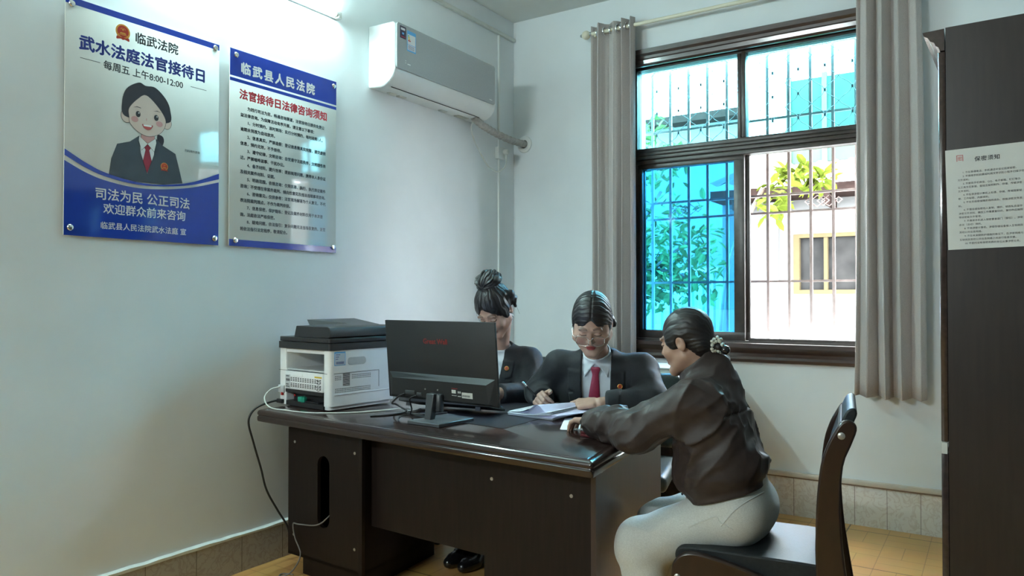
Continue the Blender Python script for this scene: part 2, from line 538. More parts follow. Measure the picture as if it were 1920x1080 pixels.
# wire lattice between glass and bars in the upper part
lat = thing('wire_lattice', 'dark diamond wire mesh hanging behind the upper panes', 'wire mesh', (1.61, 0.25, 2.15))
w = MB()
px, pz = 0.155, 0.152
for i in range(-1, 11):
    for j in range(0, 4):
        cx = 0.86 + px * i - 1.61 + (0.0); cz = 0.70 - pz * j
        for sx in (-1, 1):
            pts = [(cx, 0, cz), (cx + sx * px * 0.10, 0.0, cz - pz * 0.18), (cx + sx * px * 0.40, 0, cz - pz * 0.40), (cx + sx * px * 0.5, 0, cz - pz * 0.5)]
            w.tube(pts, 0.0022, seg=5)
            pts = [(cx + sx * px * 0.5, 0, cz - pz * 0.5), (cx + sx * px * 0.40, 0, cz - pz * 0.62), (cx + sx * px * 0.10, 0, cz - pz * 0.84), (cx, 0, cz - pz)]
            w.tube(pts, 0.0022, seg=5)
        w.box(cx - 0.006, cx + 0.006, -0.004, 0.004, cz - 0.010, cz + 0.008)
w.build('wire', MATS['mesh_wire'], lat, smooth=False)

# ------------------------------------------------------------------ outside: neighbouring building, trees, yard; most colours darkened against the strong sky
mat('render_darkened', (0.078, 0.074, 0.071), rough=0.9, spec=0.03, noise=0.06, nscale=1.5)  # white wall, shade and exposure put into a much darker colour
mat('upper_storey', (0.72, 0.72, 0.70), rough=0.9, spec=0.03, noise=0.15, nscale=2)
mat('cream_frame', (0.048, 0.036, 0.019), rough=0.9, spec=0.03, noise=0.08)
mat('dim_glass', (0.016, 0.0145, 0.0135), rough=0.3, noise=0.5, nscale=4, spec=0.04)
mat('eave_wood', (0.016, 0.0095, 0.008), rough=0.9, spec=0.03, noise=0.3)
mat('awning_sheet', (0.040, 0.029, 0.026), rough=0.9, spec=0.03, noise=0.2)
mat('green_panel', (0.030, 0.055, 0.040), rough=0.9, spec=0.03, noise=0.3, nscale=2)
mat('fence_sheet', (0.26, 0.27, 0.27), rough=0.9, spec=0.03, noise=0.1)
mat('yard_concrete', (0.42, 0.41, 0.39), rough=0.9, spec=0.03, noise=0.2, nscale=2)
mat('leaf_green', (0.060, 0.095, 0.03), rough=0.9, spec=0.03, noise=0.5, nscale=3)
mat('leaf_bright', (0.062, 0.080, 0.009), rough=0.9, spec=0.03, noise=0.3, nscale=3)
mat('bark', (0.10, 0.07, 0.05), rough=0.9, noise=0.4, nscale=12)
struct('ground', MB().box(-9, 12, 0.24, 14, -0.35, -0.30), MATS['yard_concrete'], smooth=False)

BY = 4.5
nb = thing('neighbouring_building', 'white rendered building across the yard with cream framed window', 'building', (3.4, BY, -0.30))
m_ = MB(); bx = lambda x: x - 3.4
wz = lambda z: z + 0.30
wx0, wx1, wz0, wz1 = 1.035, 2.05, 1.372, 1.973
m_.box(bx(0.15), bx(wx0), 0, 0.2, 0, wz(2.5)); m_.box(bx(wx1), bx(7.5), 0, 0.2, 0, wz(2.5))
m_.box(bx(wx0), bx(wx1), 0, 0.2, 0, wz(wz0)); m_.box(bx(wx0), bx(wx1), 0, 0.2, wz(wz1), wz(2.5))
m_.build('ground_floor_wall', MATS['render_darkened'], nb, smooth=False)
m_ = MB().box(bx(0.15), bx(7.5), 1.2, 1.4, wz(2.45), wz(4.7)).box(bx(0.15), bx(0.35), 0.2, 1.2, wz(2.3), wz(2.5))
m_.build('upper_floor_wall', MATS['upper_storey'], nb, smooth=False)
f = MB()
t_ = 0.045
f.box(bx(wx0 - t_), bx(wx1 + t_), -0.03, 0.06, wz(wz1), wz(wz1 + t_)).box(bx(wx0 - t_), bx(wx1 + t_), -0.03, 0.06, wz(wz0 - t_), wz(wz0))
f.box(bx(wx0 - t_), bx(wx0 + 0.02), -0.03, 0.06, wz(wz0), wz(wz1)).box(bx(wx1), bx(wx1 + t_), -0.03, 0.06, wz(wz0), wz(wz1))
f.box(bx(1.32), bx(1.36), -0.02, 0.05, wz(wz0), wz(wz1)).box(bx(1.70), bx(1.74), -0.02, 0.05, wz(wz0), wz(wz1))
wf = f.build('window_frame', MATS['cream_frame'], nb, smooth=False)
MB().box(bx(wx0), bx(wx1), 0.05, 0.06, wz(wz0), wz(wz1)).build('pane', MATS['dim_glass'], wf, smooth=False)
e = MB().box(bx(0.15), bx(7.5), -0.45, 0.0, wz(2.42), wz(2.47)).box(bx(0.15), bx(7.5), -0.46, -0.40, wz(2.44), wz(2.53))
for k in range(15):
    e.box(bx(0.4 + k * 0.5), bx(0.46 + k * 0.5), -0.45, 0, wz(2.30), wz(2.42))
e.build('eave_beam', MATS['eave_wood'], nb, smooth=False)
# corrugated awning
a = MB(); nn = 240
pts0 = [(bx(0.15) + 7.35 * i / nn, 0.022 * math.sin(i * 2 * math.pi / 6)) for i in range(nn + 1)]
vs = [(x, -0.62, wz(2.58) + dz) for x, dz in pts0] + [(x, 0.9, wz(3.00) + dz) for x, dz in pts0]
a.add(vs, [(i, i + 1, nn + 2 + i, nn + 1 + i) for i in range(nn)])
a.build('corrugated_awning', MATS['awning_sheet'], nb)
for x0, x1 in ((0.7, 1.55), (2.2, 3.1), (4.2, 5.1)):
    uw = MB().box(bx(x0), bx(x1), 1.17, 1.21, wz(3.05), wz(4.15)).build('upper_window', MATS['green_panel'], nb, smooth=False)
    for xx in (x0 - .05, (x0 + x1) / 2 - 0.03, x1):
        MB().box(bx(xx), bx(xx + .06), 1.14, 1.22, wz(3.0), wz(4.2)).build('window_post', MATS['render_darkened'], uw, smooth=False)
f = MB().tube([(bx(0.78), -0.05, 0.0), (bx(0.78), -0.05, wz(2.4))], 0.045, seg=12)
f.build('drain_pipe', MATS['fence_sheet'], nb)

fe = thing('sheet_fence', 'pale corrugated metal fence beyond the trees, seen through blue panes', 'fence', (-1.6, 5.4, -0.30))
a = MB(); nn = 200
pts0 = []
for i in range(nn + 1):
    k = i % 6
    pts0.append((-3.2 + 5.0 * i / nn, 0.03 if k in (0, 1, 2) else 0.0))
vs = [(x, -y, 0.0) for x, y in pts0] + [(x, -y, 1.95) for x, y in pts0]
a.add(vs, [(i, i + 1, nn + 2 + i, nn + 1 + i) for i in range(nn)])
a.build('sheet_panel', MATS['fence_sheet'], fe, smooth=False)
MB().box(-3.2, 1.8, -0.06, 0.02, 1.93, 1.99).build('top_rail', MATS['grille_paint'], fe, smooth=False)
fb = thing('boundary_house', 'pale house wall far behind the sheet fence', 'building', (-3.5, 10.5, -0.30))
MB().box(-4.5, 5.0, 0, 0.3, 0, 5.2).build('wall', MATS['render_darkened'], fb, smooth=False)
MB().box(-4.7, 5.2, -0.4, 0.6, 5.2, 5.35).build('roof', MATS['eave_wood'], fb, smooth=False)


def leaf_cloud(name, centers, n, size, m, parent, seed):
    rg = random.Random(seed)
    b = MB()
    for k in range(n):
        c, rad = centers[rg.randrange(len(centers))]
        d = Vector((rg.gauss(0, 1), rg.gauss(0, 1), rg.gauss(0, 1))).normalized() * (rg.random() ** 0.5)
        p = Vector(c) + Vector((d.x * rad[0], d.y * rad[1], d.z * rad[2]))
        M = Matrix.Translation(p) @ Euler((rg.uniform(-1.0, 1.0), rg.uniform(-1.0, 1.0), rg.uniform(0, 6.28))).to_matrix().to_4x4()
        L = size * rg.uniform(0.6, 1.3); W = L * 0.42
        vs = [(0, 0, 0), (L * 0.35, W * 0.5, L * 0.06), (L * 0.75, W * 0.38, L * 0.03), (L, 0, -L * 0.10), (L * 0.75, -W * 0.38, L * 0.03), (L * 0.35, -W * 0.5, L * 0.06), (L * .5, 0, -L * 0.03)]
        b.add([M @ Vector(q) for q in vs], [(0, 6, 1), (1, 6, 2), (2, 6, 3), (3, 6, 4), (4, 6, 5), (5, 6, 0)])
    return b.build(name, m, parent, smooth=False)


t1 = thing('tree', 'leafy green tree filling the view through the blue lower pane', 'tree', (-0.75, 3.3, -0.30))
MB().tube(spline([(0, 0, 0), (0.05, 0.02, 0.9), (-0.05, 0, 1.7), (0.1, 0, 2.6)]), 0.06, seg=10).build('trunk', MATS['bark'], t1)
br = MB()
for i, (dx, dz) in enumerate(((0.8, 2.2), (-0.7, 2.4), (0.5, 2.8), (-0.4, 1.7), (0.95, 1.75))):
    br.tube(spline([(0, 0, 1.2 + 0.15 * i), (dx * .5, 0.1 * (-1) ** i, dz * .5 + 0.75 + 0.07 * i), (dx, 0.2 * (-1) ** i, dz)]), 0.02, seg=6)
br.build('branch', MATS['bark'], t1)
leaf_cloud('foliage', [((0, 0, 2.5), (1.15, 0.7, 0.65)), ((0.8, 0, 2.0), (0.6, 0.5, 0.6)), ((-0.6, 0, 1.9), (0.6, 0.5, 0.5)), ((0.3, 0.1, 1.75), (0.7, 0.4, 0.35)), ((0.2, 0, 3.2), (0.7, 0.6, 0.45))], 1700, 0.14, MATS['leaf_green'], t1, 5)
t2 = thing('shrub', 'bright yellow-green leafy branch just outside the open window half', 'shrub', (1.05, 1.65, -0.30))
MB().tube(spline([(-0.1, 0, 0), (-0.06, 0.0, 1.0), (0.05, 0, 1.9), (0.32, 0, 2.48)]), 0.018, seg=8).build('stem', MATS['bark'], t2)
leaf_cloud('foliage', [((0.48, 0, 2.50), (0.15, 0.15, 0.10)), ((0.62, 0, 2.56), (0.15, 0.14, 0.09)), ((0.40, 0, 2.32), (0.12, 0.12, 0.12)), ((0.76, 0, 2.50), (0.10, 0.1, 0.06))], 130, 0.13, MATS['leaf_bright'], t2, 8)

# ------------------------------------------------------------------ curtains and rod
rod = thing('curtain_rod', 'cream curtain rod with ball finial above the window', 'curtain rod', (1.62, -0.10, 3.055))
MB().tube([(-0.93, 0, 0), (1.2, 0, 0)], 0.0125, seg=16).build('pole', MATS['rod_cream'], rod)
MB().lathe([(0.0005, -1.012), (0.009, -1.011), (0.012, -1.004), (0.012, -0.998)], axis='x').build('finial_tip', MATS['chrome'], rod)
MB().lathe([(0.013, -0.942), (0.017, -0.938), (0.017, -0.930), (0.013, -0.926)], axis='x').build('finial_collar', MATS['chrome'], rod)
MB().lathe([(0.010, -1.0)] + [(0.030 * math.sin(R(a)), -0.970 - 0.030 * math.cos(R(a))) for a in range(20, 161, 14)] + [(0.012, -0.940)], axis='x').build('finial', MATS['rod_cream'], rod)
for x in (-0.905, 1.1):
    MB().tube([(x, 0, -0.016), (x, 0.096, -0.016)], 0.008, seg=8).lathe([(0.03, 0.088), (0.03, 0.099)], c=(x, 0, -0.016), axis='y').build('bracket', MATS['rod_cream'], rod)


def curtain(name, label, x0, x1, waves, z0, z1, amp, seed, taper):
    t = thing(name, label, 'curtain', ((x0 + x1) / 2, -0.10, z0), group='grey curtains')
    rg = random.Random(seed)
    n, mz = waves * 18, 26
    L = x1 - x0
    cuts = [0.0]
    for i in range(waves): cuts.append(cuts[-1] + rg.uniform(0.75, 1.25))
    cuts = [c / cuts[-1] for c in cuts]

    def prof(u, v):
        # u in 0..1 across, v in 0..1 up
        k = 0
        while k < waves - 1 and u > cuts[k + 1]: k += 1
        ph = (u - cuts[k]) / (cuts[k + 1] - cuts[k]) + k
        s = math.sin(2 * math.pi * ph)
        s = math.copysign(abs(s) ** 0.75, s)
        A = amp * (0.85 + 0.35 * math.sin(k * 2.3 + seed)) * (1.0 + 0.18 * (1 - v))
        sway = 0.010 * math.sin(3 * v + k * 1.7)
        x = -L / 2 + L * u
        x = x * (1 + taper * (1 - v)) + sway * (1 - v) + 0.35 * amp * math.sin(4 * math.pi * ph) * 0.5
        return x, A * s + 0.008 * math.sin(5 * v + 2 * ph)
    vs = []
    for j in range(mz + 1):
        v = j / mz
        for i in range(n + 1):
            x, y = prof(i / n, v)
            vs.append((x, y, (z1 - z0) * v + 0.006 * math.sin(i * 0.35) * (1 - v)))
    b = MB().add(vs, [(j * (n + 1) + i, j * (n + 1) + i + 1, (j + 1) * (n + 1) + i + 1, (j + 1) * (n + 1) + i) for j in range(mz) for i in range(n)])
    o = b.build('cloth', MATS['curtain_cloth'], t, angle=180)
    s = o.modifiers.new('thickness', 'SOLIDIFY'); s.thickness = 0.003
    # grommets where the cloth crosses the rod
    for k in range(waves * 2):
        u = cuts[k // 2] + (cuts[k // 2 + 1] - cuts[k // 2]) * (0.5 * (k % 2))
        if u < 0.03: continue
        x, y = prof(u, 0.975)
        g = MB()
        ring = [(0.0, 0.025 * math.cos(a), 0.025 * math.sin(a)) for a in [2 * math.pi * q / 20 for q in range(20)]]
        g.tube([(x + p[0], p[1], 3.055 - z0 + p[2]) for p in ring], 0.0045, seg=6, closed=True)
        g.build('grommet', MATS['chrome'], t)
    return t


curtain('curtain', 'grey curtain gathered at the left of the window by the corner', 0.690, 1.005, 4, 0.735, 3.105, 0.040, 2, 0.05)
curtain('curtain', 'grey curtain gathered at the right of the window near the cabinet', 2.330, 2.640, 4, 0.735, 3.105, 0.044, 5, 0.16)

# ------------------------------------------------------------------ posters on the left wall
mat('poster_white', (0.62, 0.64, 0.62), rough=0.12, noise=0.02, coat=0.6, coat_rough=0.04)
mat('poster_blue', (0.012, 0.045, 0.36), rough=0.12, noise=0.05, coat=0.6, coat_rough=0.04)
mat('ink_black', (0.025, 0.027, 0.035), rough=0.3, noise=0.1)
mat('ink_navy', (0.018, 0.035, 0.23), rough=0.3, noise=0.1)
mat('ink_red', (0.50, 0.02, 0.035), rough=0.3, noise=0.1)
mat('ink_white', (0.70, 0.71, 0.72), rough=0.3, noise=0.03)
mat('toon_hair', (0.030, 0.030, 0.042), rough=0.2, noise=0.1)
mat('toon_skin', (0.64, 0.53, 0.48), rough=0.2, noise=0.02)
mat('toon_blush', (0.58, 0.32, 0.31), rough=0.2, noise=0.05)
mat('toon_coat', (0.045, 0.060, 0.080), rough=0.2, noise=0.1)
mat('toon_red', (0.30, 0.02, 0.045), rough=0.2, noise=0.1)
mat('toon_mouth', (0.50, 0.09, 0.09), rough=0.2, noise=0.1)
mat('emblem_red', (0.42, 0.030, 0.015), rough=0.3, noise=0.1)
mat('emblem_gold', (0.62, 0.28, 0.045), rough=0.3, noise=0.15)


def text_block(name, lines, size, m, parent, F, bold=0.0, sx=1.0, off=0.0, spacing=1.0):
    """lines: (string, u, centre v); F: frame of the printed face"""
    b = MB()
    for s, u, v in lines:
        me = text_mesh(s, size, bold=bold, spacing=spacing, sx=sx, thick=0.0002)
        b.add([(p.co.x + u, p.co.y + v - 0.383 * size, p.co.z + off) for p in me.vertices], [tuple(q.vertices) for q in me.polygons])
        bpy.data.meshes.remove(me)
    b.xf(F)
    me = bpy.data.meshes.new(name); me.from_pydata(b.v, [], b.f); me.materials.append(m); me.update()
    o = bpy.data.objects.new(name, me); COL.objects.link(o); o.parent = parent
    return o


def flat(name, pts, m, parent, F, off, th=0.0003):
    b = MB().prism(pts, 'z', off - th, off).xf(F)
    return b.build(name, m, parent, smooth=False)


def sp2(pts, n=6):
    """closed smooth outline"""
    P = [Vector((p[0], p[1], 0)) for p in pts]; N = len(P); out = []
    for i in range(N):
        a, b, c, d = P[i - 1], P[i], P[(i + 1) % N], P[(i + 2) % N]
        for k in range(n):
            t = k / n
            q = 0.5 * ((2 * b) + (c - a) * t + (2 * a - 5 * b + 4 * c - d) * t * t + (3 * b - a - 3 * c + d) * t ** 3)
            out.append((q.x, q.y))
    return out


def ell(cx, cy, rx, ry, n=24, rot=0):
    c, s = math.cos(R(rot)), math.sin(R(rot))
    return [(cx + rx * math.cos(2 * math.pi * k / n) * c - ry * math.sin(2 * math.pi * k / n) * s, cy + rx * math.cos(2 * math.pi * k / n) * s + ry * math.sin(2 * math.pi * k / n) * c) for k in range(n)]


def star(cx, cy, r):
    return [(cx + (r if k % 2 == 0 else r * 0.4) * math.sin(k * math.pi / 5), cy + (r if k % 2 == 0 else r * 0.4) * math.cos(k * math.pi / 5)) for k in range(10)]


def emblem(parent, F, cx, cy, s, off, name='emblem'):
    g = MB()
    g.prism(ell(cx, cy, s, s * 1.02, 32), 'z', off, off + 0.0003, mat=0)
    g.prism(ell(cx, cy + 0.04 * s, s * 0.78, s * 0.78, 32), 'z', off, off + 0.0006, mat=1)
    for a, r in ((90, 0.0), (150, .34), (115, .36), (65, .36), (30, .34)):
        k = 0.20 if r == 0 else 0.09
        g.prism(star(cx + r * s * math.cos(R(a)), cy + 0.28 * s + r * s * math.sin(R(a)) * 0.7 - (0.05 * s if r else 0), k * s), 'z', off, off + 0.0009, mat=0)
    g.prism([(cx - .42 * s, cy - .34 * s), (cx + .42 * s, cy - .34 * s), (cx + .42 * s, cy - .22 * s), (cx + .3 * s, cy - .1 * s), (cx - .3 * s, cy - .1 * s), (cx - .42 * s, cy - .22 * s)], 'z', off, off + 0.0009, mat=0)
    g.prism([(cx - .62 * s, cy - .48 * s), (cx + .62 * s, cy - .48 * s), (cx + .62 * s, cy - .40 * s), (cx - .62 * s, cy - .40 * s)], 'z', off, off + 0.0009, mat=0)
    g.prism(sp2([(cx - .8 * s, cy - .72 * s), (cx - .3 * s, cy - .80 * s), (cx, cy - .72 * s), (cx + .3 * s, cy - .80 * s), (cx + .8 * s, cy - .72 * s), (cx + .85 * s, cy - 1.12 * s), (cx + .3 * s, cy - 1.0 * s), (cx, cy - 1.10 * s), (cx - .3 * s, cy - 1.0 * s), (cx - .85 * s, cy - 1.12 * s)]), 'z', off, off + 0.0009, mat=1)
    g.xf(F)
    return g.build(name, [MATS['emblem_gold'], MATS['emblem_red']], parent, smooth=False)


def screws(parent, pts, x=0.006):
    for (y, z) in pts:
        MB().lathe([(0.0125, x), (0.0125, x + 0.005), (0.010, x + 0.008), (0.004, x + 0.009)], c=(0, y, z), axis='x', seg=20).build('standoff_screw', MATS['chrome'], parent)


PF = Matrix(((0, 0, 1, 0.0), (1, 0, 0, 0.0), (0, 1, 0, 0.0), (0, 0, 0, 1)))   # u -> +y, v -> +z, out -> +x

W1, H1 = 0.668, 0.912
p1 = thing('poster', 'larger acrylic poster with cartoon figure in black suit and red tie', 'poster', (0.009, -3.151, 1.5115), group='court posters')
MB().rbox(-0.003, 0.003, 0, W1, 0, H1, r=0.001).build('board', MATS['poster_white'], p1)
o0 = 0.0034
flat('top_strip', [(0, 0.886), (W1, 0.886), (W1, H1), (0, H1)], MATS['poster_blue'], p1, PF, o0)
def curve_v(pts, n=24):
    q = spline([(a, b, 0) for a, b in pts], 8); return [(min(max(p.x, 0), W1), p.y) for p in q]
low = curve_v([(0, 0.284), (0.08, 0.248), (0.16, 0.226), (0.28, 0.2135), (0.399, 0.2215), (0.53, 0.245), (W1, 0.286)])
flat('bottom_panel', [(0, 0), (W1, 0)] + low[::-1], MATS['poster_blue'], p1, PF, o0)
up = curve_v([(0, 0.327), (0.08, 0.285), (0.16, 0.256), (0.28, 0.237), (0.399, 0.2405), (0.53, 0.268), (W1, 0.325)])
dn = curve_v([(0, 0.303), (0.08, 0.265), (0.16, 0.241), (0.28, 0.2265), (0.399, 0.2335), (0.53, 0.256), (W1, 0.300)])
flat('curved_stripe', dn + up[::-1], MATS['poster_blue'], p1, PF, o0 + 0.0022)
emblem(p1, PF, 0.222, 0.838, 0.030, o0)
text_block('court_name', [('临武法院', 0.272, 0.832)], 0.0485, MATS['ink_black'], p1, PF, bold=0.0012, off=o0)
text_block('heading', [('武水法庭法官接待日', 0.050, 0.750)], 0.0614, MATS['ink_navy'], p1, PF, bold=0.0022, off=o0)
text_block('hours_line', [('每周五 上午8:00-12:00', 0.144, 0.686)], 0.0375, MATS['ink_black'], p1, PF, bold=0.0006, off=o0, sx=0.965)
for u0, u1 in ((0.055, 0.132), (0.525, 0.603)):
    MB().prism([(u0, 0.6875), (u1, 0.6875), (u1, 0.6895), (u0, 0.6895)], 'z', o0, o0 + .0003).xf(PF).build('rule_line', MATS['ink_black'], p1, smooth=False)
text_block('small_caption', [('扫码预约咨询', 0.499, 0.404)], 0.0122, MATS['ink_black'], p1, PF, off=o0)
text_block('slogan', [('司法为民 公正司法', 0.114, 0.1725)], 0.0505, MATS['ink_white'], p1, PF, bold=0.0008, off=o0, sx=0.985)
text_block('welcome_line', [('欢迎群众前来咨询', 0.148, 0.1165)], 0.0447, MATS['ink_white'], p1, PF, bold=0.0006, off=o0)
text_block('issuer_line', [('临武县人民法院武水法庭 宣', 0.137, 0.0485)], 0.0303, MATS['ink_white'], p1, PF, bold=0.0003, off=o0)
# cartoon figure, layer on layer
L = lambda k: o0 + 0.0002 * k
def fig(name, pts, m, k, outline=0.0016):
    b = MB()
    if outline:
        cx = sum(p[0] for p in pts) / len(pts); cy = sum(p[1] for p in pts) / len(pts)
        big = [(cx + (p[0] - cx) * (1 + outline / max(0.02, abs(p[0] - cx) + abs(p[1] - cy)) * 1.3), cy + (p[1] - cy) * (1 + outline / max(0.02, abs(p[0] - cx) + abs(p[1] - cy)) * 1.3)) for p in pts]
        b.prism(big, 'z', L(k) - 0.0004, L(k) - 0.0001, mat=1)
    b.prism(pts, 'z', L(k) - 0.0003, L(k), mat=0).xf(PF)
    return b.build(name, [m, MATS['ink_black']], toon, smooth=False)
toon = MB().prism(sp2([(0.372, 0.445), (0.395, 0.445), (0.402, 0.425), (0.392, 0.400), (0.375, 0.398)]), 'z', L(1) - .0002, L(1)).xf(PF).build('cartoon_figure', MATS['toon_hair'], p1, smooth=False)
fig('cartoon_neck', [(0.303, 0.445), (0.359, 0.445), (0.360, 0.400), (0.330, 0.392), (0.300, 0.400)], MATS['toon_blush'], 2)
fig('cartoon_coat', [(0.170, 0.250), (0.180, 0.318), (0.203, 0.380), (0.255, 0.398), (0.293, 0.428), (0.330, 0.40), (0.366, 0.428), (0.391, 0.407), (0.453, 0.380), (0.471, 0.318), (0.487, 0.259), (0.399, 0.243), (0.28, 0.2395)], MATS['toon_coat'], 3)
fig('cartoon_shirt', [(0.293, 0.428), (0.300, 0.36), (0.328, 0.276), (0.357, 0.36), (0.364, 0.428), (0.330, 0.402)], MATS['ink_white'], 4)
fig('cartoon_tie', [(0.318, 0.402), (0.337, 0.402), (0.343, 0.385), (0.336, 0.375), (0.347, 0.334), (0.328, 0.279), (0.310, 0.330), (0.321, 0.375), (0.314, 0.385)], MATS['toon_red'], 5)
fig('cartoon_collar', [(0.293, 0.428), (0.291, 0.410), (0.303, 0.372), (0.329, 0.402)], MATS['ink_white'], 6)
fig('cartoon_collar', [(0.364, 0.430), (0.367, 0.412), (0.358, 0.374), (0.329, 0.402)], MATS['ink_white'], 6)
fig('cartoon_ear', ell(0.238, 0.500, 0.021, 0.026, rot=10), MATS['toon_skin'], 6)
fig('cartoon_ear', ell(0.415, 0.503, 0.019, 0.024, rot=-10), MATS['toon_skin'], 6)
fig('cartoon_hair', sp2([(0.232, 0.500), (0.222, 0.555), (0.240, 0.612), (0.290, 0.647), (0.320, 0.640), (0.362, 0.642), (0.408, 0.605), (0.428, 0.560), (0.424, 0.510), (0.33, 0.50)]), MATS['toon_hair'], 7)
fig('cartoon_face', sp2([(0.250, 0.500), (0.254, 0.475), (0.285, 0.447), (0.329, 0.434), (0.375, 0.449), (0.402, 0.480), (0.406, 0.520), (0.372, 0.566), (0.322, 0.602), (0.286, 0.580), (0.250, 0.535)], 5), MATS['toon_skin'], 8)
for cx in (0.287, 0.366):
    fig('cartoon_eye', ell(cx, 0.5175, 0.0100, 0.0125), MATS['ink_black'], 10, 0)
    fig('cartoon_eye_glint', ell(cx + 0.003, 0.5225, 0.003, 0.0035, 10), MATS['ink_white'], 11, 0)
for cx in (0.273, 0.380): fig('cartoon_cheek', ell(cx, 0.494, 0.015, 0.012), MATS['toon_blush'], 9, 0)
fig('cartoon_mouth', sp2([(0.306, 0.480), (0.328, 0.478), (0.350, 0.482), (0.342, 0.466), (0.328, 0.460), (0.313, 0.466)]), MATS['toon_mouth'], 10, 0.001)
fig('cartoon_teeth', [(0.309, 0.479), (0.347, 0.481), (0.344, 0.474), (0.312, 0.473)], MATS['ink_white'], 11, 0)
for pts in ([(0.265, 0.541), (0.282, 0.5485), (0.299, 0.546), (0.299, 0.5435), (0.282, 0.5455)], [(0.352, 0.543), (0.370, 0.5485), (0.388, 0.543), (0.370, 0.5455)]):
    fig('cartoon_brow', pts, MATS['ink_black'], 10, 0)
fig('cartoon_nose', ell(0.323, 0.502, 0.002, 0.006, 10), MATS['toon_blush'], 10, 0)
emblem(toon, PF, 0.404, 0.318, 0.0165, L(6), 'cartoon_badge')
screws(p1, [(0.022, 0.886), (W1 - 0.022, 0.892), (0.022, 0.030), (W1 - 0.022, 0.030)], 0.004)

W2, H2 = 0.660, 0.916
p2 = thing('poster', 'narrower acrylic notice board with red heading and eight numbered lines', 'poster', (0.009, -2.427, 1.514), group='court posters')
MB().rbox(-0.003, 0.003, 0, W2, 0, H2, r=0.001).build('board', MATS['poster_white'], p2)
flat('top_band', [(0, 0.790), (W2, 0.790), (W2, H2), (0, H2)], MATS['poster_blue'], p2, PF, o0)
flat('thin_stripe', [(0, 0.765), (W2, 0.765), (W2, 0.781), (0, 0.781)], MATS['poster_blue'], p2, PF, o0)
flat('bottom_band', [(0, 0), (W2, 0), (W2, 0.031), (0, 0.031)], MATS['poster_blue'], p2, PF, o0)
text_block('court_name', [('临武县人民法院', 0.058, 0.838)], 0.0575, MATS['ink_white'], p2, PF, bold=0.0020, off=o0, spacing=1.29)
text_block('heading', [('法官接待日法律咨询须知', 0.051, 0.714)], 0.0495, MATS['ink_red'], p2, PF, bold=0.0019, off=o0)
body = ['　　为践行司法为民，畅通咨询渠道，法官接待日提供免费公', '益法律咨询。为保障活动有序开展，请注意以下事项：',
        '　　1、分时预约，准时到场：实行分时预约，每时段限1人，', '逾期未到视为自动放弃。',
        '　　2、信息真实，严禁造假：登记信息需真实完整，提交虚假', '信息，预约无效，不予接待。',
        '　　3、遵守纪律，文明咨询：自觉遵守法庭秩序，文明理性表', '达，严禁喧哗滋事、干扰办公。',
        '　　4、备齐材料，提升效率：提前梳理问题，携带本人身份证', '及相关案件材料、证据。',
        '　　5、明确范围，依规咨询：仅限民事、执行、执行异议案件', '咨询；不受理在审案件裁判、倾向性意见及违法违规事项咨询。',
        '　　6、咨询意见，仅供参考：法官现场解答为个人意见，不代', '表法院裁判观点，不作为裁判依据。',
        '　　7、信息保密，保护隐私：登记及案件材料仅用于本次咨', '询，法庭依法严格保密。',
        '　　8、疑难问题，依法指引：复杂问题无法当场答复的，法官', '将依法指引法定程序，敬请配合。']
text_block('notice_lines', [(s, 0.058, 0.651 - 0.03335 * i) for i, s in enumerate(body)], 0.0192, MATS['ink_black'], p2, PF, bold=0.0007, off=o0, sx=1.0)
screws(p2, [(0.032, 0.889), (W2 - 0.022, 0.889), (0.032, 0.026), (W2 - 0.022, 0.030)], 0.004)

# ------------------------------------------------------------------ air conditioner
mat('unit_white', (0.72, 0.75, 0.75), rough=0.32, noise=0.02)
mat('unit_panel', (0.34, 0.37, 0.38), rough=0.25, noise=0.05, nscale=120, coat=0.3)
mat('sticker_purple', (0.030, 0.022, 0.055), rough=0.3, noise=0.2)
mat('sticker_blue', (0.10, 0.38, 0.72), rough=0.3, noise=0.05)
ac = thing('air_conditioner', 'white wall-mounted air conditioner with silver front panel and energy sticker', 'air conditioner', (0, -1.03, 2.46))
yA, yB = -0.482, 0.505
prof = [(0.0, 0.0), (0.09, -0.008), (0.125, 0.0), (0.160, 0.018), (0.185, 0.045), (0.198, 0.080), (0.198, 0.330), (0.180, 0.345), (0.0, 0.350)]
MB().prism(prof, 'y', yA, yB).build('body', MATS['unit_white'], ac, bevel=0.008, angle=50)
pn = MB().prism([(p[0], p[1]) for p in round_rect(yA + 0.006, yB - 0.022, 0.084, 0.340, 0.016, 5)], 'x', 0.199, 0.2085)
pn.build('front_panel', MATS['unit_panel'], ac, bevel=0.003)
fl = MB()
fl.tube([(0.128, yA + 0.05, -0.0005), (0.128, yB - 0.09, -0.0005)], 0.0022, seg=6)
fl.build('outlet_slit', MATS['dark_hole'], ac)
fp = MB()
fp.tube(spline([(0.199, yA + 0.001, 0.079), (0.186, yA - 0.001, 0.045), (0.161, yA - 0.001, 0.018), (0.128, yA - 0.001, 0.0)], 4), 0.0014, seg=5)
fp.build('flap_seam', MATS['unit_panel'], ac)
flat_f = lambda x: Matrix(((0, 0, 1, x), (1, 0, 0, 0), (0, 1, 0, 0), (0, 0, 0, 1)))
Y0, Z0 = -1.03, 2.46
def ac_rect(name, y0, y1, z0, z1, m, k, parent=None):
    return MB().box(0.2085, 0.2085 + 0.0003 * k, y0 - Y0, y1 - Y0, z0 - Z0, z1 - Z0).build(name, MATS[m], parent or ac, smooth=False)
s1 = ac_rect('purple_sticker', -1.482, -1.431, 2.718, 2.786, 'sticker_purple', 1)
ac_rect('sticker_print', -1.474, -1.440, 2.765, 2.777, 'ink_white', 2, s1)
ac_rect('sticker_print', -1.464, -1.448, 2.742, 2.752, 'sticker_blue', 2, s1); ac_rect('sticker_print', -1.472, -1.438, 2.726, 2.730, 'ink_red', 2, s1)
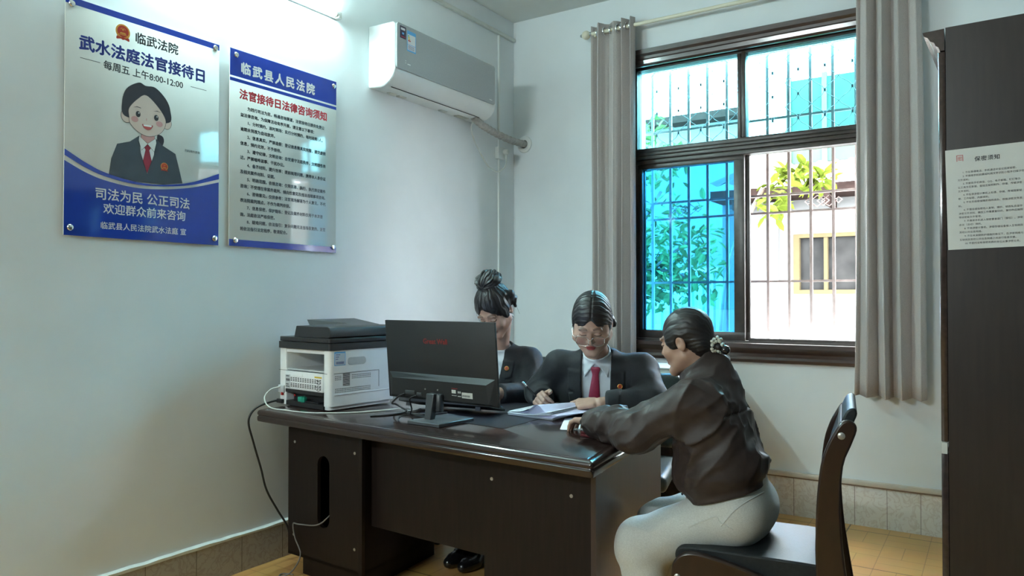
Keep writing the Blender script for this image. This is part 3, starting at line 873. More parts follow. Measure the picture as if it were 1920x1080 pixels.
s2 = ac_rect('energy_sticker', -1.422, -1.347, 2.660, 2.776, 'sticker_blue', 1)
ac_rect('sticker_print', -1.417, -1.352, 2.700, 2.756, 'ink_white', 2, s2); ac_rect('sticker_print', -1.417, -1.352, 2.668, 2.697, 'ink_white', 2, s2)
mat('label_green', (0.05, 0.45, 0.08), rough=0.4, noise=0.1); mat('label_yellow', (0.70, 0.50, 0.04), rough=0.4, noise=0.1)
for i, (m, w) in enumerate((('label_green', 0.010), ('label_yellow', 0.014), ('label_yellow', 0.018), ('ink_red', 0.022))):
    ac_rect('sticker_print', -1.414, -1.414 + w, 2.744 - i * 0.009, 2.750 - i * 0.009, m, 3, s2)
for i in range(4): ac_rect('sticker_print', -1.412, -1.36, 2.690 - i * 0.006, 2.692 - i * 0.006, 'ink_navy', 3, s2)
for z in (2.600, 2.588): MB().box(0.2085, 0.2089, -1.437 - Y0, -1.429 - Y0, z - Z0 - .0016, z - Z0 + .0016).build('indicator_lamp', MATS['ink_white'], ac, smooth=False)
ac_rect('badge_print', -1.418, -1.392, 2.583, 2.588, 'unit_white', 1)
ac_rect('badge_print', -0.612, -0.582, 2.567, 2.571, 'ink_white', 1)
bl = MB()
for y in (-1.37, -1.29, -0.90): bl.rbox(0.035, 0.065, y - Y0 - 0.03, y - Y0 + 0.03, -0.012, 0.001, r=0.003)
bl.build('bottom_latch', MATS['aged_plastic'], ac)
gl = MB()
for i in range(7): gl.box(0.03, 0.075, -0.76 + 0.016 * i - Y0, -0.752 + 0.016 * i - Y0, -0.010, 0.0)
gl.build('bottom_louvre', MATS['aged_plastic'], ac, smooth=False)

pp = thing('refrigerant_pipe', 'grey tape-wrapped pipe running from the air conditioner to a wall hole', 'pipe', (0.1, -0.6, 2.43))
mat('pipe_tape', (0.40, 0.38, 0.36), rough=0.7, noise=0.25, nscale=60, bump=0.5, bscale=80)
P = spline([(0.0, -0.04, 0.035), (0.0, 0.03, 0.005), (0.0, 0.12, -0.012), (0.0, 0.25, -0.030), (-0.002, 0.42, -0.040), (-0.003, 0.57, -0.037), (-0.003, 0.66, -0.036)], 12)
MB().tube(P, [0.0235 + 0.0022 * ((i // 2) % 2) for i in range(len(P))], seg=14).build('insulation', MATS['pipe_tape'], pp, angle=80)
hl = thing('pipe_sleeve', 'round white wall sleeve where the pipe enters the window wall', 'wall plate', (0.097, 0, 2.393))
hb = MB()
hb.lathe([(0.030, -0.002), (0.030, -0.012), (0.046, -0.014), (0.058, -0.010), (0.062, -0.001)], axis='y', seg=32)
hb.build('ring', MATS['white_plastic'], hl)
MB().lathe([(0.030, -0.0035), (0.001, -0.0035)], axis='y', seg=24).build('opening', MATS['dark_hole'], hl)
so = thing('wall_socket', 'white surface socket on the left wall under the air conditioner pipe', 'socket', (0, -0.203, 2.303))
MB().rbox(0, 0.034, -0.043, 0.043, -0.043, 0.043, r=0.005).build('box', MATS['white_plastic'], so)
pg = thing('power_plug', 'grey plug in the wall socket with hanging cable to the air conditioner', 'plug', (0.034, -0.175, 2.312))
MB().lathe([(0.019, 0.0), (0.021, 0.004), (0.021, 0.024), (0.014, 0.034), (0.004, 0.036)], axis='x', seg=20).tube([(0.016, 0, -0.012), (0.016, 0.0, -0.045)], [0.010, 0.007], seg=10).build('plug_head', MATS['aged_plastic'], pg)
Q = spline([(0.016, 0.0, -0.035), (0.016, -0.004, -0.085), (0.010, -0.035, -0.125), (0.0, -0.100, -0.150), (0.0, -0.200, -0.125), (0.0, -0.290, -0.055), (0.01, -0.380, 0.02), (0.03, -0.440, 0.09), (0.06, -0.455, 0.13)], 8)
MB().tube(Q, 0.0042, seg=8).build('cable', MATS['aged_plastic'], pg)

# ------------------------------------------------------------------ fluorescent lamp on the left wall
lamp = thing('fluorescent_lamp', 'lit white fluorescent tube fitting high on the left wall', 'lamp', (0, -2.375, 2.785))
MB().rbox(0.0, 0.015, -0.62, 0.62, -0.016, 0.020, r=0.003).build('housing', MATS['white_plastic'], lamp)
mat('tube_glow', (0.9, 0.95, 0.95), rough=0.4, emit=(0.68, 1.0, 0.99), emit_s=TUBE_STRENGTH, noise=0.01)
MB().tube([(0.0275, -0.585, 0.002), (0.0275, 0.585, 0.002)], 0.012, seg=20).build('tube', MATS['tube_glow'], lamp)
for s in (-1, 1):
    c = MB().tube([(0.0275, s * 0.583, 0.002), (0.0275, s * 0.606, 0.002)], 0.0135, seg=18).rbox(0.002, 0.040, min(s * 0.598, s * 0.622), max(s * 0.598, s * 0.622), -0.017, 0.017, r=0.004)
    c.build('lamp_holder', MATS['white_plastic'], lamp)

# ------------------------------------------------------------------ filing cabinet on the right
mat('cabinet_wood', (0.022, 0.0135, 0.011), rough=0.38, noise=0.35, nscale=9, stretch=(6, 6, 0.6), coat=0.1)
mat('cabinet_gloss', (0.050, 0.032, 0.028), rough=0.16, noise=0.3, nscale=9, stretch=(6, 0.6, 6), coat=0.5)
cab = thing('filing_cabinet', 'tall dark brown wooden cabinet at the right edge with taped notice', 'cabinet', (2.843, -1.99, 0), rz=R(-2))
CD, CW, CH = 0.44, 0.95, 2.090
cb = MB()
cb.box(0.0, CD, 0, 0.018, 0, CH).box(0.0, CD, CW - 0.018, CW, 0, CH).box(CD - 0.01, CD, 0.018, CW - 0.018, 0, CH).box(0, CD - 0.01, 0.018, CW - 0.018, CH - 0.02, CH - 0.001)
cb.box(0.02, CD - 0.01, 0.018, CW - 0.018, 0.06, 0.08).box(0.0, 0.02, 0.018, CW - 0.018, 0.0, 0.07).box(0.002, CD - 0.01, 0.018, CW - 0.018, 0.815, 0.835)
cb.build('carcass', MATS['cabinet_wood'], cab, smooth=False)
for k in range(2):
    y0 = 0.004 + k * 0.473
    for (z0, z1) in ((0.075, 0.805), (0.838, 2.02)):
        dr = MB().rbox(-0.020, -0.001, y0, y0 + 0.468, z0, z1, r=0.003).build('door', MATS['cabinet_gloss'], cab)
        MB().tube(spline([(-0.020, y0 + (0.43 if k == 0 else 0.04), (z0 + z1) / 2 - .05), (-0.045, y0 + (0.43 if k == 0 else 0.04), (z0 + z1) / 2 - .04), (-0.045, y0 + (0.43 if k == 0 else 0.04), (z0 + z1) / 2 + .04), (-0.020, y0 + (0.43 if k == 0 else 0.04), (z0 + z1) / 2 + .05)], 4), 0.005, seg=8).build('handle', MATS['chrome'], dr)
MB().box(-0.019, -0.004, 0.002, 0.014, 0.803, 0.836).build('edge_strip', MATS['aged_plastic'], cab, smooth=False)
cp = [(0.0, 2.022), (-0.012, 2.022), (-0.016, 2.034), (-0.024, 2.040), (-0.027, 2.050), (-0.038, 2.056), (-0.044, 2.068), (-0.055, 2.074), (-0.058, 2.086), (0.0, 2.088)]
MB().prism([(p[0] - 0.003, p[1]) for p in cp], 'y', 0.0, CW).build('cornice', MATS['cabinet_gloss'], cab, smooth=False)

nt_ = thing('paper_notice', 'white printed notice with red stamp taped to the side of dark cabinet', 'notice', (2.846, -1.9915, 1.4165), rot=(0, R(-1.2), R(-2)))
mat('paper_white', (0.66, 0.68, 0.66), rough=0.7, noise=0.03)
MB().box(0, 0.212, -0.0009, -0.0003, 0, 0.300).build('sheet', MATS['paper_white'], nt_, smooth=False)
NF = Matrix(((1, 0, 0, 0.0), (0, 0, -1, -0.0010), (0, 1, 0, 0.0), (0, 0, 0, 1)))
text_block('heading', [('保密须知', 0.0745, 0.2655)], 0.0152, MATS['ink_black'], nt_, NF, bold=0.0003, spacing=1.13)
nlines = [(0.043, '1. 不在普通电话、手机通话中谈论国家秘密。'), (0.043, '2. 不使用手机拍摄或利用文字识别小程序扫描涉密'), (0.030, '文件资料。'),
          (0.043, '3. 不使用手机微信、QQ、电子邮箱、钉钉等办'), (0.030, '公工具交互数据、驱动互联网制作、存储、传输涉密'), (0.030, '文件资料。'),
          (0.043, '4. 不在非涉密计算机上处理、存储、传输国家秘'), (0.030, '密、工作秘密、内部资料。'), (0.043, '5. 不在无保密保障的场所阅办、存放涉密文件资'), (0.030, '料。'),
          (0.043, '6. 不擅自或指使他人复制、摘抄、销毁私自留存'), (0.030, '涉密文件资料，确因工作需要复印的，复印件应按照'), (0.030, '等级密级文件管理。'),
          (0.043, '7. 不携带手机进入保密要害部门（部位）、涉密'), (0.030, '会议（活动）场所。'), (0.043, '8. 不将涉密计算机、涉密存储设备接入互联网及'), (0.030, '其他公共信息网络。'),
          (0.043, '9. 不在未采取防护措施的情况下，在涉密网络与'), (0.030, '互联网及其他公共信息网络之间进行信息交换。'), (0.043, '10. 不委托没有保密资质的单位从事涉密业务。')]
text_block('notice_lines', [(s, u, 0.229 - 0.01115 * i) for i, (u, s) in enumerate(nlines)], 0.0069, MATS['ink_black'], nt_, NF)
st = MB()
for (a, b, c, d) in ((0.029, 0.046, 0.2800, 0.2815), (0.029, 0.0305, 0.263, 0.281), (0.0445, 0.046, 0.263, 0.281)): st.prism([(a, c), (b, c), (b, d), (a, d)], 'z', 0, 0.0002)
st.xf(NF).build('red_stamp', MATS['ink_red'], nt_, smooth=False)
text_block('red_stamp_print', [('密', 0.0312, 0.2712)], 0.0128, MATS['ink_red'], nt_, NF)

# added fill tube, out of view: lifts the right side and floor
mat('tube_glow_fill', (0.95, 0.93, 0.9), rough=0.4, emit=(0.86, 1.0, 1.0), emit_s=FILL_TUBE_STRENGTH, noise=0.01)
fill_lamp = thing('fluorescent_lamp', 'fluorescent tube fitting added as fill light on the wall behind the camera', 'lamp', (0.70, RY, 2.70), rz=R(90))
MB().rbox(0.0, 0.015, -0.62, 0.62, -0.016, 0.020, r=0.003).build('housing', MATS['white_plastic'], fill_lamp)
MB().tube([(0.0275, -0.585, 0.002), (0.0275, 0.585, 0.002)], 0.012, seg=20).build('tube', MATS['tube_glow_fill'], fill_lamp)
for s in (-1, 1):
    MB().tube([(0.0275, s * 0.583, 0.002), (0.0275, s * 0.606, 0.002)], 0.0135, seg=18).rbox(0.002, 0.040, min(s * 0.598, s * 0.622), max(s * 0.598, s * 0.622), -0.017, 0.017, r=0.004).build('lamp_holder', MATS['white_plastic'], fill_lamp)

# ------------------------------------------------------------------ desk
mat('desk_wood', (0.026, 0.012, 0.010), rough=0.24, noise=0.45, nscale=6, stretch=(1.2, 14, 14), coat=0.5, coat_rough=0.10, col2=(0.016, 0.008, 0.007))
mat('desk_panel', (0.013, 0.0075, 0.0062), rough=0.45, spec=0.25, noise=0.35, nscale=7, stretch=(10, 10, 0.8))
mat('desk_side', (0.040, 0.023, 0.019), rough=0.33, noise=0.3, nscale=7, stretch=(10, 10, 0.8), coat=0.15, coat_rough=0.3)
mat('screw_zinc', (0.45, 0.43, 0.40), rough=0.35, metal=0.7, noise=0.1)
mat('desk_mat', (0.018, 0.018, 0.024), rough=0.38, noise=0.2, nscale=200)
desk = thing('desk', 'dark brown glossy wooden desk with paper, computer and printer on it', 'desk', (1.0, -1.95, 0))
DO = Vector((1.0, -1.95))


def inset_poly(P, d):
    n = len(P); out = []
    for i in range(n):
        a, b, c = Vector(P[i - 1]), Vector(P[i]), Vector(P[(i + 1) % n])
        e1 = (b - a).normalized(); e2 = (c - b).normalized()
        n1 = Vector((-e1.y, e1.x)); n2 = Vector((-e2.y, e2.x))
        k = (n1 + n2); k /= max(1e-6, k.dot(n1))
        out.append((b.x + k.x * d, b.y + k.y * d))
    return out


def stack(P, levels, mat_=0, rnd=0.002):
    """closed solid: outlines inset by d at height z, bottom to top"""
    b = MB(); rings = [rc(inset_poly(P, d), max(rnd - d * .8, .0015)) for d, z in levels]; n = len(rings[0])
    vs = [(p[0], p[1], levels[k][1]) for k, r in enumerate(rings) for p in r]
    fs = [(k * n + i, k * n + (i + 1) % n, (k + 1) * n + (i + 1) % n, (k + 1) * n + i) for k in range(len(levels) - 1) for i in range(n)]
    fs += [tuple(range(n - 1, -1, -1)), tuple((len(levels) - 1) * n + i for i in range(n))]
    return b.add(vs, fs, mat_)


def rc(P, r, n=4):
    """round the corners of a convex ccw outline"""
    out = []
    for i in range(len(P)):
        a, b, c = Vector(P[i - 1]), Vector(P[i]), Vector(P[(i + 1) % len(P)])
        p = b + (a - b).normalized() * r; q = b + (c - b).normalized() * r
        for k in range(n + 1):
            t = k / n
            v = p * (1 - t) ** 2 + b * 2 * t * (1 - t) + q * t * t
            out.append((v.x, v.y))
    return out


L2 = lambda *pts: [(p[0] - DO.x, p[1] - DO.y) for p in pts]
TOP = L2((0.105, -2.345), (1.905, -2.490), (1.770, -1.425), (0.105, -1.425))
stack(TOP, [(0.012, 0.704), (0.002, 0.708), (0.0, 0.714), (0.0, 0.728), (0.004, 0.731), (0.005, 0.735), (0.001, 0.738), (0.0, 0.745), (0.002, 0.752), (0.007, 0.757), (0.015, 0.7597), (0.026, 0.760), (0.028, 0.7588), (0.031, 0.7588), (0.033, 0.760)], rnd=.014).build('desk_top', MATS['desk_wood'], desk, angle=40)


def wall_panel(a, b, th, z0, z1, mb):
    a, b = Vector(a), Vector(b); d = (b - a).normalized(); nn = Vector((-d.y, d.x)) * th
    P = [a, b, b + nn, a + nn]
    return mb.prism([(p.x, p.y) for p in P], 'z', z0, z1)


def panel_with_slot(a, b, th, z0, z1, s0, s1, sz0, sz1, name, m, parent):
    """upright panel from a to b (ccw inside to the left) with a stadium slot"""
    a, b = Vector(a), Vector(b); L = (b - a).length; d = (b - a).normalized(); nn = Vector((-d.y, d.x))
    cu = bpy.data.curves.new('panel', 'CURVE'); cu.dimensions = '2D'; cu.fill_mode = 'BOTH'; cu.extrude = th / 2
    rr = (s1 - s0) / 2
    slot = arc2((s0 + s1) / 2, sz1 - rr, rr, 0, 180, 10) + arc2((s0 + s1) / 2, sz0 + rr, rr, 180, 360, 10)
    for P in ([(0, z0), (L, z0), (L, z1), (0, z1)], slot):
        s = cu.splines.new('POLY'); s.points.add(len(P) - 1); s.use_cyclic_u = True
        for q, p in zip(s.points, P): q.co = (p[0], p[1], 0, 1)
    o = bpy.data.objects.new('panel', cu); COL.objects.link(o); bpy.context.view_layer.update()
    me = bpy.data.meshes.new_from_object(o.evaluated_get(bpy.context.evaluated_depsgraph_get()))
    bpy.data.objects.remove(o, do_unlink=True); bpy.data.curves.remove(cu)
    M = Matrix(((d.x, 0, nn.x, a.x + nn.x * th / 2), (d.y, 0, nn.y, a.y + nn.y * th / 2), (0, 1, 0, 0), (0, 0, 0, 1)))
    me.transform(M)
    me.materials.append(m)
    o = bpy.data.objects.new(name, me); COL.objects.link(o); o.parent = parent
    return o


lf, lr, lb_, lo = L2((0.190, -2.229), (0.686, -2.255), (0.636, -1.657), (0.165, -1.640))
rf, rr_, rb_, ro = L2((1.350, -2.289), (1.823, -2.314), (1.762, -1.580), (1.300, -1.580))
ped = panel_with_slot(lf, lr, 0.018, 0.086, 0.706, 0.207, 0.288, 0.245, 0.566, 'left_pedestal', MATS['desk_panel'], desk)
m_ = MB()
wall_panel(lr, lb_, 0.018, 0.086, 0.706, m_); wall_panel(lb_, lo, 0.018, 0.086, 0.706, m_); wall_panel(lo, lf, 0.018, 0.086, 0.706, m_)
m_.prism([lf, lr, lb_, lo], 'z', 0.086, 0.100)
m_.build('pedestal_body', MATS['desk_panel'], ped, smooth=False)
q = inset_poly([lf, lr, lb_, lo], 0.022); q = [(max(p[0], 0.268 - DO.x), p[1]) for p in q]
MB().prism(q, 'z', 0.0, 0.0855).build('plinth', MATS['desk_panel'], desk, smooth=False)
m_ = MB(); wall_panel(rf, rr_, 0.018, 0.086, 0.706, m_)
rp = m_.build('right_pedestal', MATS['desk_panel'], desk, smooth=False)
m_ = MB()
wall_panel(rb_, ro, 0.018, 0.0, 0.706, m_); wall_panel(ro, rf, 0.018, 0.0, 0.706, m_)
m_.prism([rf, rr_, rb_, ro], 'z', 0.086, 0.100)
m_.build('pedestal_body', MATS['desk_panel'], rp, smooth=False)
m_ = MB(); a_, b_ = Vector(rr_), Vector(rb_); d_ = (b_ - a_).normalized(); n_ = Vector((d_.y, -d_.x))
P_ = [a_, a_ + n_ * 0.004, b_ + n_ * 0.004, b_, b_ - n_ * 0.014, a_ - n_ * 0.014]
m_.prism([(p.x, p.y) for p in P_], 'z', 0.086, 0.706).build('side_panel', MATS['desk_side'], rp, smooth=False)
MB().prism(inset_poly([rf, rr_, rb_, ro], 0.022), 'z', 0.0, 0.0855).build('plinth', MATS['desk_panel'], desk, smooth=False)
# drawer fronts at the back of the right pedestal
for k in range(3):
    z0 = 0.105 + 0.2 * k
    dw = MB().rbox(ro[0] + 0.012, rb_[0] - 0.012, ro[1], ro[1] + 0.018, z0, z0 + 0.19, r=0.003).build('drawer', MATS['desk_panel'], rp)
    MB().tube([((ro[0] + rb_[0]) / 2 - .05, ro[1] + .03, z0 + .1), ((ro[0] + rb_[0]) / 2 + .05, ro[1] + .03, z0 + .1)], 0.006, seg=8).build('handle', MATS['chrome'], dw)
mp_ = MB(); wall_panel(L2((0.686, -2.197))[0], L2((1.350, -2.236))[0], 0.018, 0.285, 0.706, mp_)
mp_.build('modesty_panel', MATS['desk_panel'], desk, smooth=False)
for (x, y, z) in ((0.237, -2.231, 0.608), (0.641, -2.252, 0.603), (0.232, -2.231, 0.180), (0.641, -2.252, 0.190), (1.385, -2.291, 0.599), (1.731, -2.309, 0.589)):
    MB().lathe([(0.0065, 0.004), (0.0065, -0.002), (0.003, -0.0022), (0.001, -0.0012)], c=(x - DO.x, y - DO.y, z), axis='y', seg=14).build('screw', MATS['screw_zinc'], desk)
th_ = math.atan2(d_.y, d_.x)
SF = Matrix.Translation((rr_[0] + n_.x * 0.0045, rr_[1] + n_.y * 0.0045, 0)) @ Matrix(((d_.x, 0, n_.x, 0), (d_.y, 0, n_.y, 0), (0, 1, 0, 0), (0, 0, 0, 1)))
lbl = MB().prism([(0.004, 0.672), (0.062, 0.672), (0.062, 0.700), (0.004, 0.700)], 'z', 0, 0.0004).xf(SF).build('paper_label', MATS['paper_white'], desk, smooth=False)
pr_ = MB()
rg = random.Random(4); u = 0.010
for k in range(12):
    w = rg.choice((0.0015, 0.003)); pr_.prism([(u, 0.678), (u + w, 0.678), (u + w, 0.690), (u, 0.690)], 'z', 0.0004, 0.0007); u += w + 0.0016
pr_.xf(SF).build('label_print', MATS['ink_black'], lbl, smooth=False)
MB().prism(rc(L2((0.80, -2.085), (1.345, -2.150), (1.325, -1.500), (0.80, -1.500)), 0.015), 'z', 0.7590, 0.7615).build('writing_mat', MATS['desk_mat'], desk, smooth=False)

# ------------------------------------------------------------------ printer
mat('printer_white', (0.84, 0.86, 0.86), rough=0.42, noise=0.03)
mat('printer_grey', (0.52, 0.54, 0.55), rough=0.45, noise=0.05)
mat('printer_black', (0.022, 0.022, 0.025), rough=0.38, noise=0.2, nscale=150, bump=0.15, bscale=300)
mat('sticker_white', (0.60, 0.65, 0.70), rough=0.4, noise=0.03)
mat('green_clip', (0.02, 0.30, 0.20), rough=0.4, noise=0.1)
mat('red_plastic', (0.42, 0.02, 0.02), rough=0.4, noise=0.1)
PRZ = 0.760
prn = thing('printer', 'white multifunction laser printer with black scanner lid at desk end', 'printer', (0.455, -2.222, PRZ), rz=R(-6))
# local: x from -0.40 (near the wall) to 0 (towards the screen), y from 0 (towards the camera) to 0.38
XW, YD = 0.395, 0.385
side = [(0.0, 0.012), (0.03, 0.0), (YD - 0.03, 0.0), (YD, 0.03), (YD, 0.272), (0.0, 0.272)]
body_ = MB()
# right cheek with rounded front edge, left cheek, core
body_.prism(rc([(-0.055, 0.0), (0.0, 0.0), (0.0, YD), (-0.055, YD)], 0.022, 6), 'z', 0.022, 0.275)
body_.prism(rc([(-0.052, 0.004), (-0.010, 0.004), (-0.012, YD - 0.01), (-0.052, YD - 0.01)], 0.018, 6), 'z', 0.006, 0.022)
body_.prism(rc([(-XW, 0.004), (-XW + 0.052, 0.004), (-XW + 0.052, YD), (-XW, YD)], 0.010, 4), 'z', 0.006, 0.275)
body_.box(-XW + 0.052, -0.055, 0.060, YD, 0.006, 0.155)          # core behind the rear door
body_.box(-XW + 0.052, -0.055, 0.010, YD, 0.256, 0.275)
body_.box(-XW + 0.052, -0.055, 0.300, YD, 0.155, 0.256)
prb = body_.build('body', MATS['printer_white'], prn, angle=30)
ins = MB()
ins.box(-XW + 0.052, -0.055, 0.012, 0.30, 0.172, 0.178)
ins.add([(-0.20, 0.25, 0.256), (-0.055, 0.25, 0.256), (-0.055, 0.05, 0.256), (-0.055, 0.05, 0.206), (-0.105, 0.12, 0.206), (-0.055, 0.25, 0.206), (-0.12, 0.25, 0.206)], [(0, 1, 2), (3, 4, 6, 5), (0, 2, 3, 4), (0, 4, 6)])
ins.build('paper_slot', MATS['printer_grey'], prn, smooth=False)
rd = MB().rbox(-XW + 0.050, -0.057, 0.002, 0.060, 0.082, 0.168, r=0.003)
rdo = rd.build('rear_door', MATS['printer_white'], prn)
MB().box(-0.278, -0.205, -0.0005, 0.006, 0.148, 0.160).build('door_tab', MATS['printer_white'], rdo, smooth=False)
vn = MB()
for r_, z in enumerate((0.137, 0.130, 0.123, 0.110, 0.103, 0.096)):
    for k in range(13):
        x = -0.300 + k * 0.0185
        vn.box(x, x + 0.010, 0.0005, 0.0025, z - 0.0016, z + 0.0016)
vn.build('vent_slot', MATS['dark_hole'], rdo, smooth=False)
MB().box(-0.345 + 0.002, -0.345 + 0.040, 0.0012, 0.0022, 0.086, 0.150).build('rating_label', MATS['printer_grey'], rdo, smooth=False)
for i, (z, w) in enumerate(((0.143, 0.024), (0.128, 0.03), (0.122, 0.03), (0.104, 0.022), (0.094, 0.028))):
    MB().box(-0.338, -0.338 + w, 0.0009, 0.002, z - 0.002, z + 0.002).build('label_print', MATS['ink_black'], rdo, smooth=False)
yl = MB().box(-0.115, -0.062, 0.0010, 0.002, 0.146, 0.153).build('warning_label', MATS['label_yellow'], rdo, smooth=False)
for i in range(4):
    MB().tube([(-0.112 + 0.01 * (i % 2), 0.0014, 0.138 - 0.015 * i), (-0.085, 0.0012, 0.132 - 0.015 * i), (-0.070, 0.0012, 0.139 - 0.015 * i)], 0.0012, seg=5).build('label_print', MATS['ink_black'], rdo, smooth=False)
gv = MB().box(-XW - 0.0002, -0.0005 + 0.0004, 0.0015, YD, 0.1685, 0.1705)
tr = MB().box(-XW + 0.052, -0.056, 0.050, 0.058, 0.008, 0.082).box(-XW + 0.052, -0.056, 0.006, 0.055, 0.004, 0.026).box(-XW + 0.052, -0.056, 0.002, 0.055, 0.066, 0.082)
tr.build('tray_recess', MATS['printer_black'], prn, smooth=False)
MB().box(-0.24, -0.10, 0.010, 0.045, 0.028, 0.032).build('tray_plate', MATS['printer_black'], prn, smooth=False)
MB().rbox(-0.250, -0.198, 0.004, 0.022, 0.026, 0.050, r=0.003).rbox(-0.216, -0.212, 0.002, 0.022, 0.024, 0.054, r=0.001).build('green_guide', MATS['green_clip'], prn)
MB().lathe([(0.006, 0.045), (0.006, 0.040), (0.002, 0.039)], c=(-0.325, 0, 0.046), axis='y', seg=12).build('red_latch', MATS['red_plastic'], prn)
sc = MB().prism(rc([(-XW - 0.004, -0.004), (0.003, -0.004), (0.003, YD + 0.004), (-XW - 0.004, YD + 0.004)], 0.016, 5), 'z', 0.275, 0.306)
sc.build('scanner_bed', MATS['printer_black'], prn, angle=30)
lid = MB().prism(rc([(-XW, -0.002), (0.0, -0.002), (0.0, YD), (-XW, YD)], 0.020, 5), 'z', 0.3085, 0.330)
hp = [(-0.272, 0.330), (-0.02, 0.330), (0.001, 0.335), (0.001, 0.366), (-0.004, 0.377), (-0.016, 0.383), (-0.255, 0.383)]
lid.prism(hp, 'y', -0.001, YD - 0.001)
lo_ = lid.build('feeder_lid', MATS['printer_black'], prn, bevel=0.003)
MB().add([(-0.235, 0.06, 0.384), (-0.035, 0.06, 0.384), (-0.035, 0.33, 0.384), (-0.235, 0.33, 0.384), (-0.255, 0.06, 0.410), (-0.100, 0.20, 0.392), (-0.06, 0.33, 0.388), (-0.24, 0.33, 0.412)], [(0, 3, 2, 1), (4, 5, 6, 7), (0, 1, 5, 4), (1, 2, 6, 5), (2, 3, 7, 6), (3, 0, 4, 7)]).build('input_tray', MATS['printer_black'], lo_, smooth=False)
# right-hand side details (faces the screen): x = 0 plane
def rs(name, y0, y1, z0, z1, m, d=0.0008, parent=prb):
    return MB().box(-0.0002, d, y0, y1, z0, z1).build(name, MATS[m], parent, smooth=False)
ss = rs('asset_sticker', 0.024, 0.086, 0.206, 0.268, 'sticker_blue', 0.0006)
rs('sticker_face', 0.027, 0.083, 0.209, 0.262, 'sticker_white', 0.0010, ss)
for i in range(3): rs('sticker_print', 0.031, 0.056 - 0.006 * i, 0.254 - 0.010 * i, 0.2565 - 0.010 * i, 'ink_navy', 0.0013, ss)
for i in range(14): rs('sticker_print', 0.034 + i * 0.0032, 0.0355 + i * 0.0032, 0.213, 0.224, 'ink_navy', 0.0013, ss)
hd = MB().prism([(p[0], p[1]) for p in round_rect(0.100, 0.205, 0.205, 0.240, 0.015, 6)], 'x', -0.0002, 0.0012)
hd.build('side_grip', MATS['printer_grey'], prb)
ln = MB()
ln.tube([(0.0, 0.024, 0.0735), (0.0, YD - .03, 0.0735)], 0.0028, seg=6)
ln.build('side_ridge', MATS['ink_white'], prb)
seam = MB().tube([(0.0004, 0.022, 0.170), (0.0004, 0.285, 0.171)], 0.0009, seg=5).tube([(0.0004, 0.285, 0.171), (0.0004, 0.285, 0.092)], 0.0009, seg=5)
seam.tube([(-XW, 0.0015, 0.1695), (-0.02, -0.0003, 0.1695)], 0.0009, seg=5)
seam.build('body_seam', MATS['dark_hole'], prb, smooth=False)
vs_ = MB()
for i in range(10): vs_.box(-0.0002, 0.0006, 0.072, 0.112, 0.112 + i * 0.0058, 0.115 + i * 0.0058)
for r_ in range(3):
    for k in range(4): vs_.box(-0.0002, 0.0006, 0.028 + k * 0.0095, 0.034 + k * 0.0095, 0.141 + r_ * 0.0075, 0.1435 + r_ * 0.0075)
    for k in range(12): vs_.box(-0.0002, 0.0006, 0.124 + k * 0.0095, 0.130 + k * 0.0095, 0.142 + r_ * 0.0075, 0.1445 + r_ * 0.0075)
    for k in range(22): vs_.box(-0.0002, 0.0006, 0.028 + k * 0.0095, 0.034 + k * 0.0095, 0.084 + r_ * 0.0075, 0.0865 + r_ * 0.0075)
vs_.build('side_vent', MATS['dark_hole'], prb, smooth=False)
jk = MB().rbox(-XW - 0.002, -XW + 0.045, -0.003, 0.006, 0.060, 0.096, r=0.002)
jk.build('port_cover', MATS['printer_grey'], prn)
MB().rbox(-XW + 0.024, -XW + 0.036, -0.006, 0.004, 0.048, 0.062, r=0.002).build('power_switch', MATS['red_plastic'], prn)
MB().rbox(-XW - 0.004, -XW + 0.040, -0.012, 0.004, 0.010, 0.030, r=0.004).build('power_inlet', MATS['printer_black'], prn)

# ------------------------------------------------------------------ monitor
mat('monitor_shell', (0.011, 0.012, 0.0135), rough=0.55, noise=0.15, nscale=200, bump=0.1, bscale=400)
mat('monitor_satin', (0.055, 0.063, 0.067), rough=0.35, noise=0.05)
mat('stand_grey', (0.055, 0.060, 0.066), rough=0.42, noise=0.1)
mat('logo_red', (0.20, 0.010, 0.010), rough=0.5, noise=0.05)
mat('screen_glow', (0.02, 0.02, 0.02), rough=0.2, emit=(0.55, 0.75, 1.0), emit_s=1.2, noise=0.02)
mon = thing('monitor', 'black computer monitor seen from behind with red lettering, on a square foot', 'monitor', (1.024, -2.140, 0.760), rz=R(-4))
hw, z0, z1 = 0.306, 0.081, 0.418
tilt = Matrix.Translation((0, 0, z0)) @ Matrix.Rotation(R(5.0), 4, 'X') @ Matrix.Translation((0, 0, -z0))
# screen faces +y, shell towards the camera (-y)
sh = MB().rbox(-hw, hw, 0.0, 0.012, z0, z1, r=0.002)
sh.xf(tilt); shell = sh.build('shell', MATS['monitor_shell'], mon)
lw = MB()
zb = z0 + 0.112
a = [(-hw + 0.01, 0.0, zb), (hw - 0.01, 0.0, zb), (-hw + 0.045, -0.018, zb - 0.022), (hw - 0.045, -0.018, zb - 0.022), (-hw + 0.035, -0.018, z0 + 0.014), (hw - 0.035, -0.018, z0 + 0.014), (-hw + 0.008, 0.0, z0 + 0.004), (hw - 0.008, 0.0, z0 + 0.004)]
lw.add(a, [(2, 3, 5, 4), (4, 5, 7, 6), (0, 2, 4, 6), (1, 7, 5, 3)], 0)
lw.xf(tilt); lw.build('rear_hump', MATS['monitor_shell'], shell, smooth=False)
lw = MB().add([a[0], a[1], a[3], a[2]], [(0, 2, 3, 1)[::-1]])
lw.add([(a[0][0], .001, a[0][2]), (a[1][0], .001, a[1][2]), (a[3][0], a[3][1] + .001, a[3][2] - .001), (a[2][0], a[2][1] + .001, a[2][2] - .001)], [(0, 1, 2, 3)])
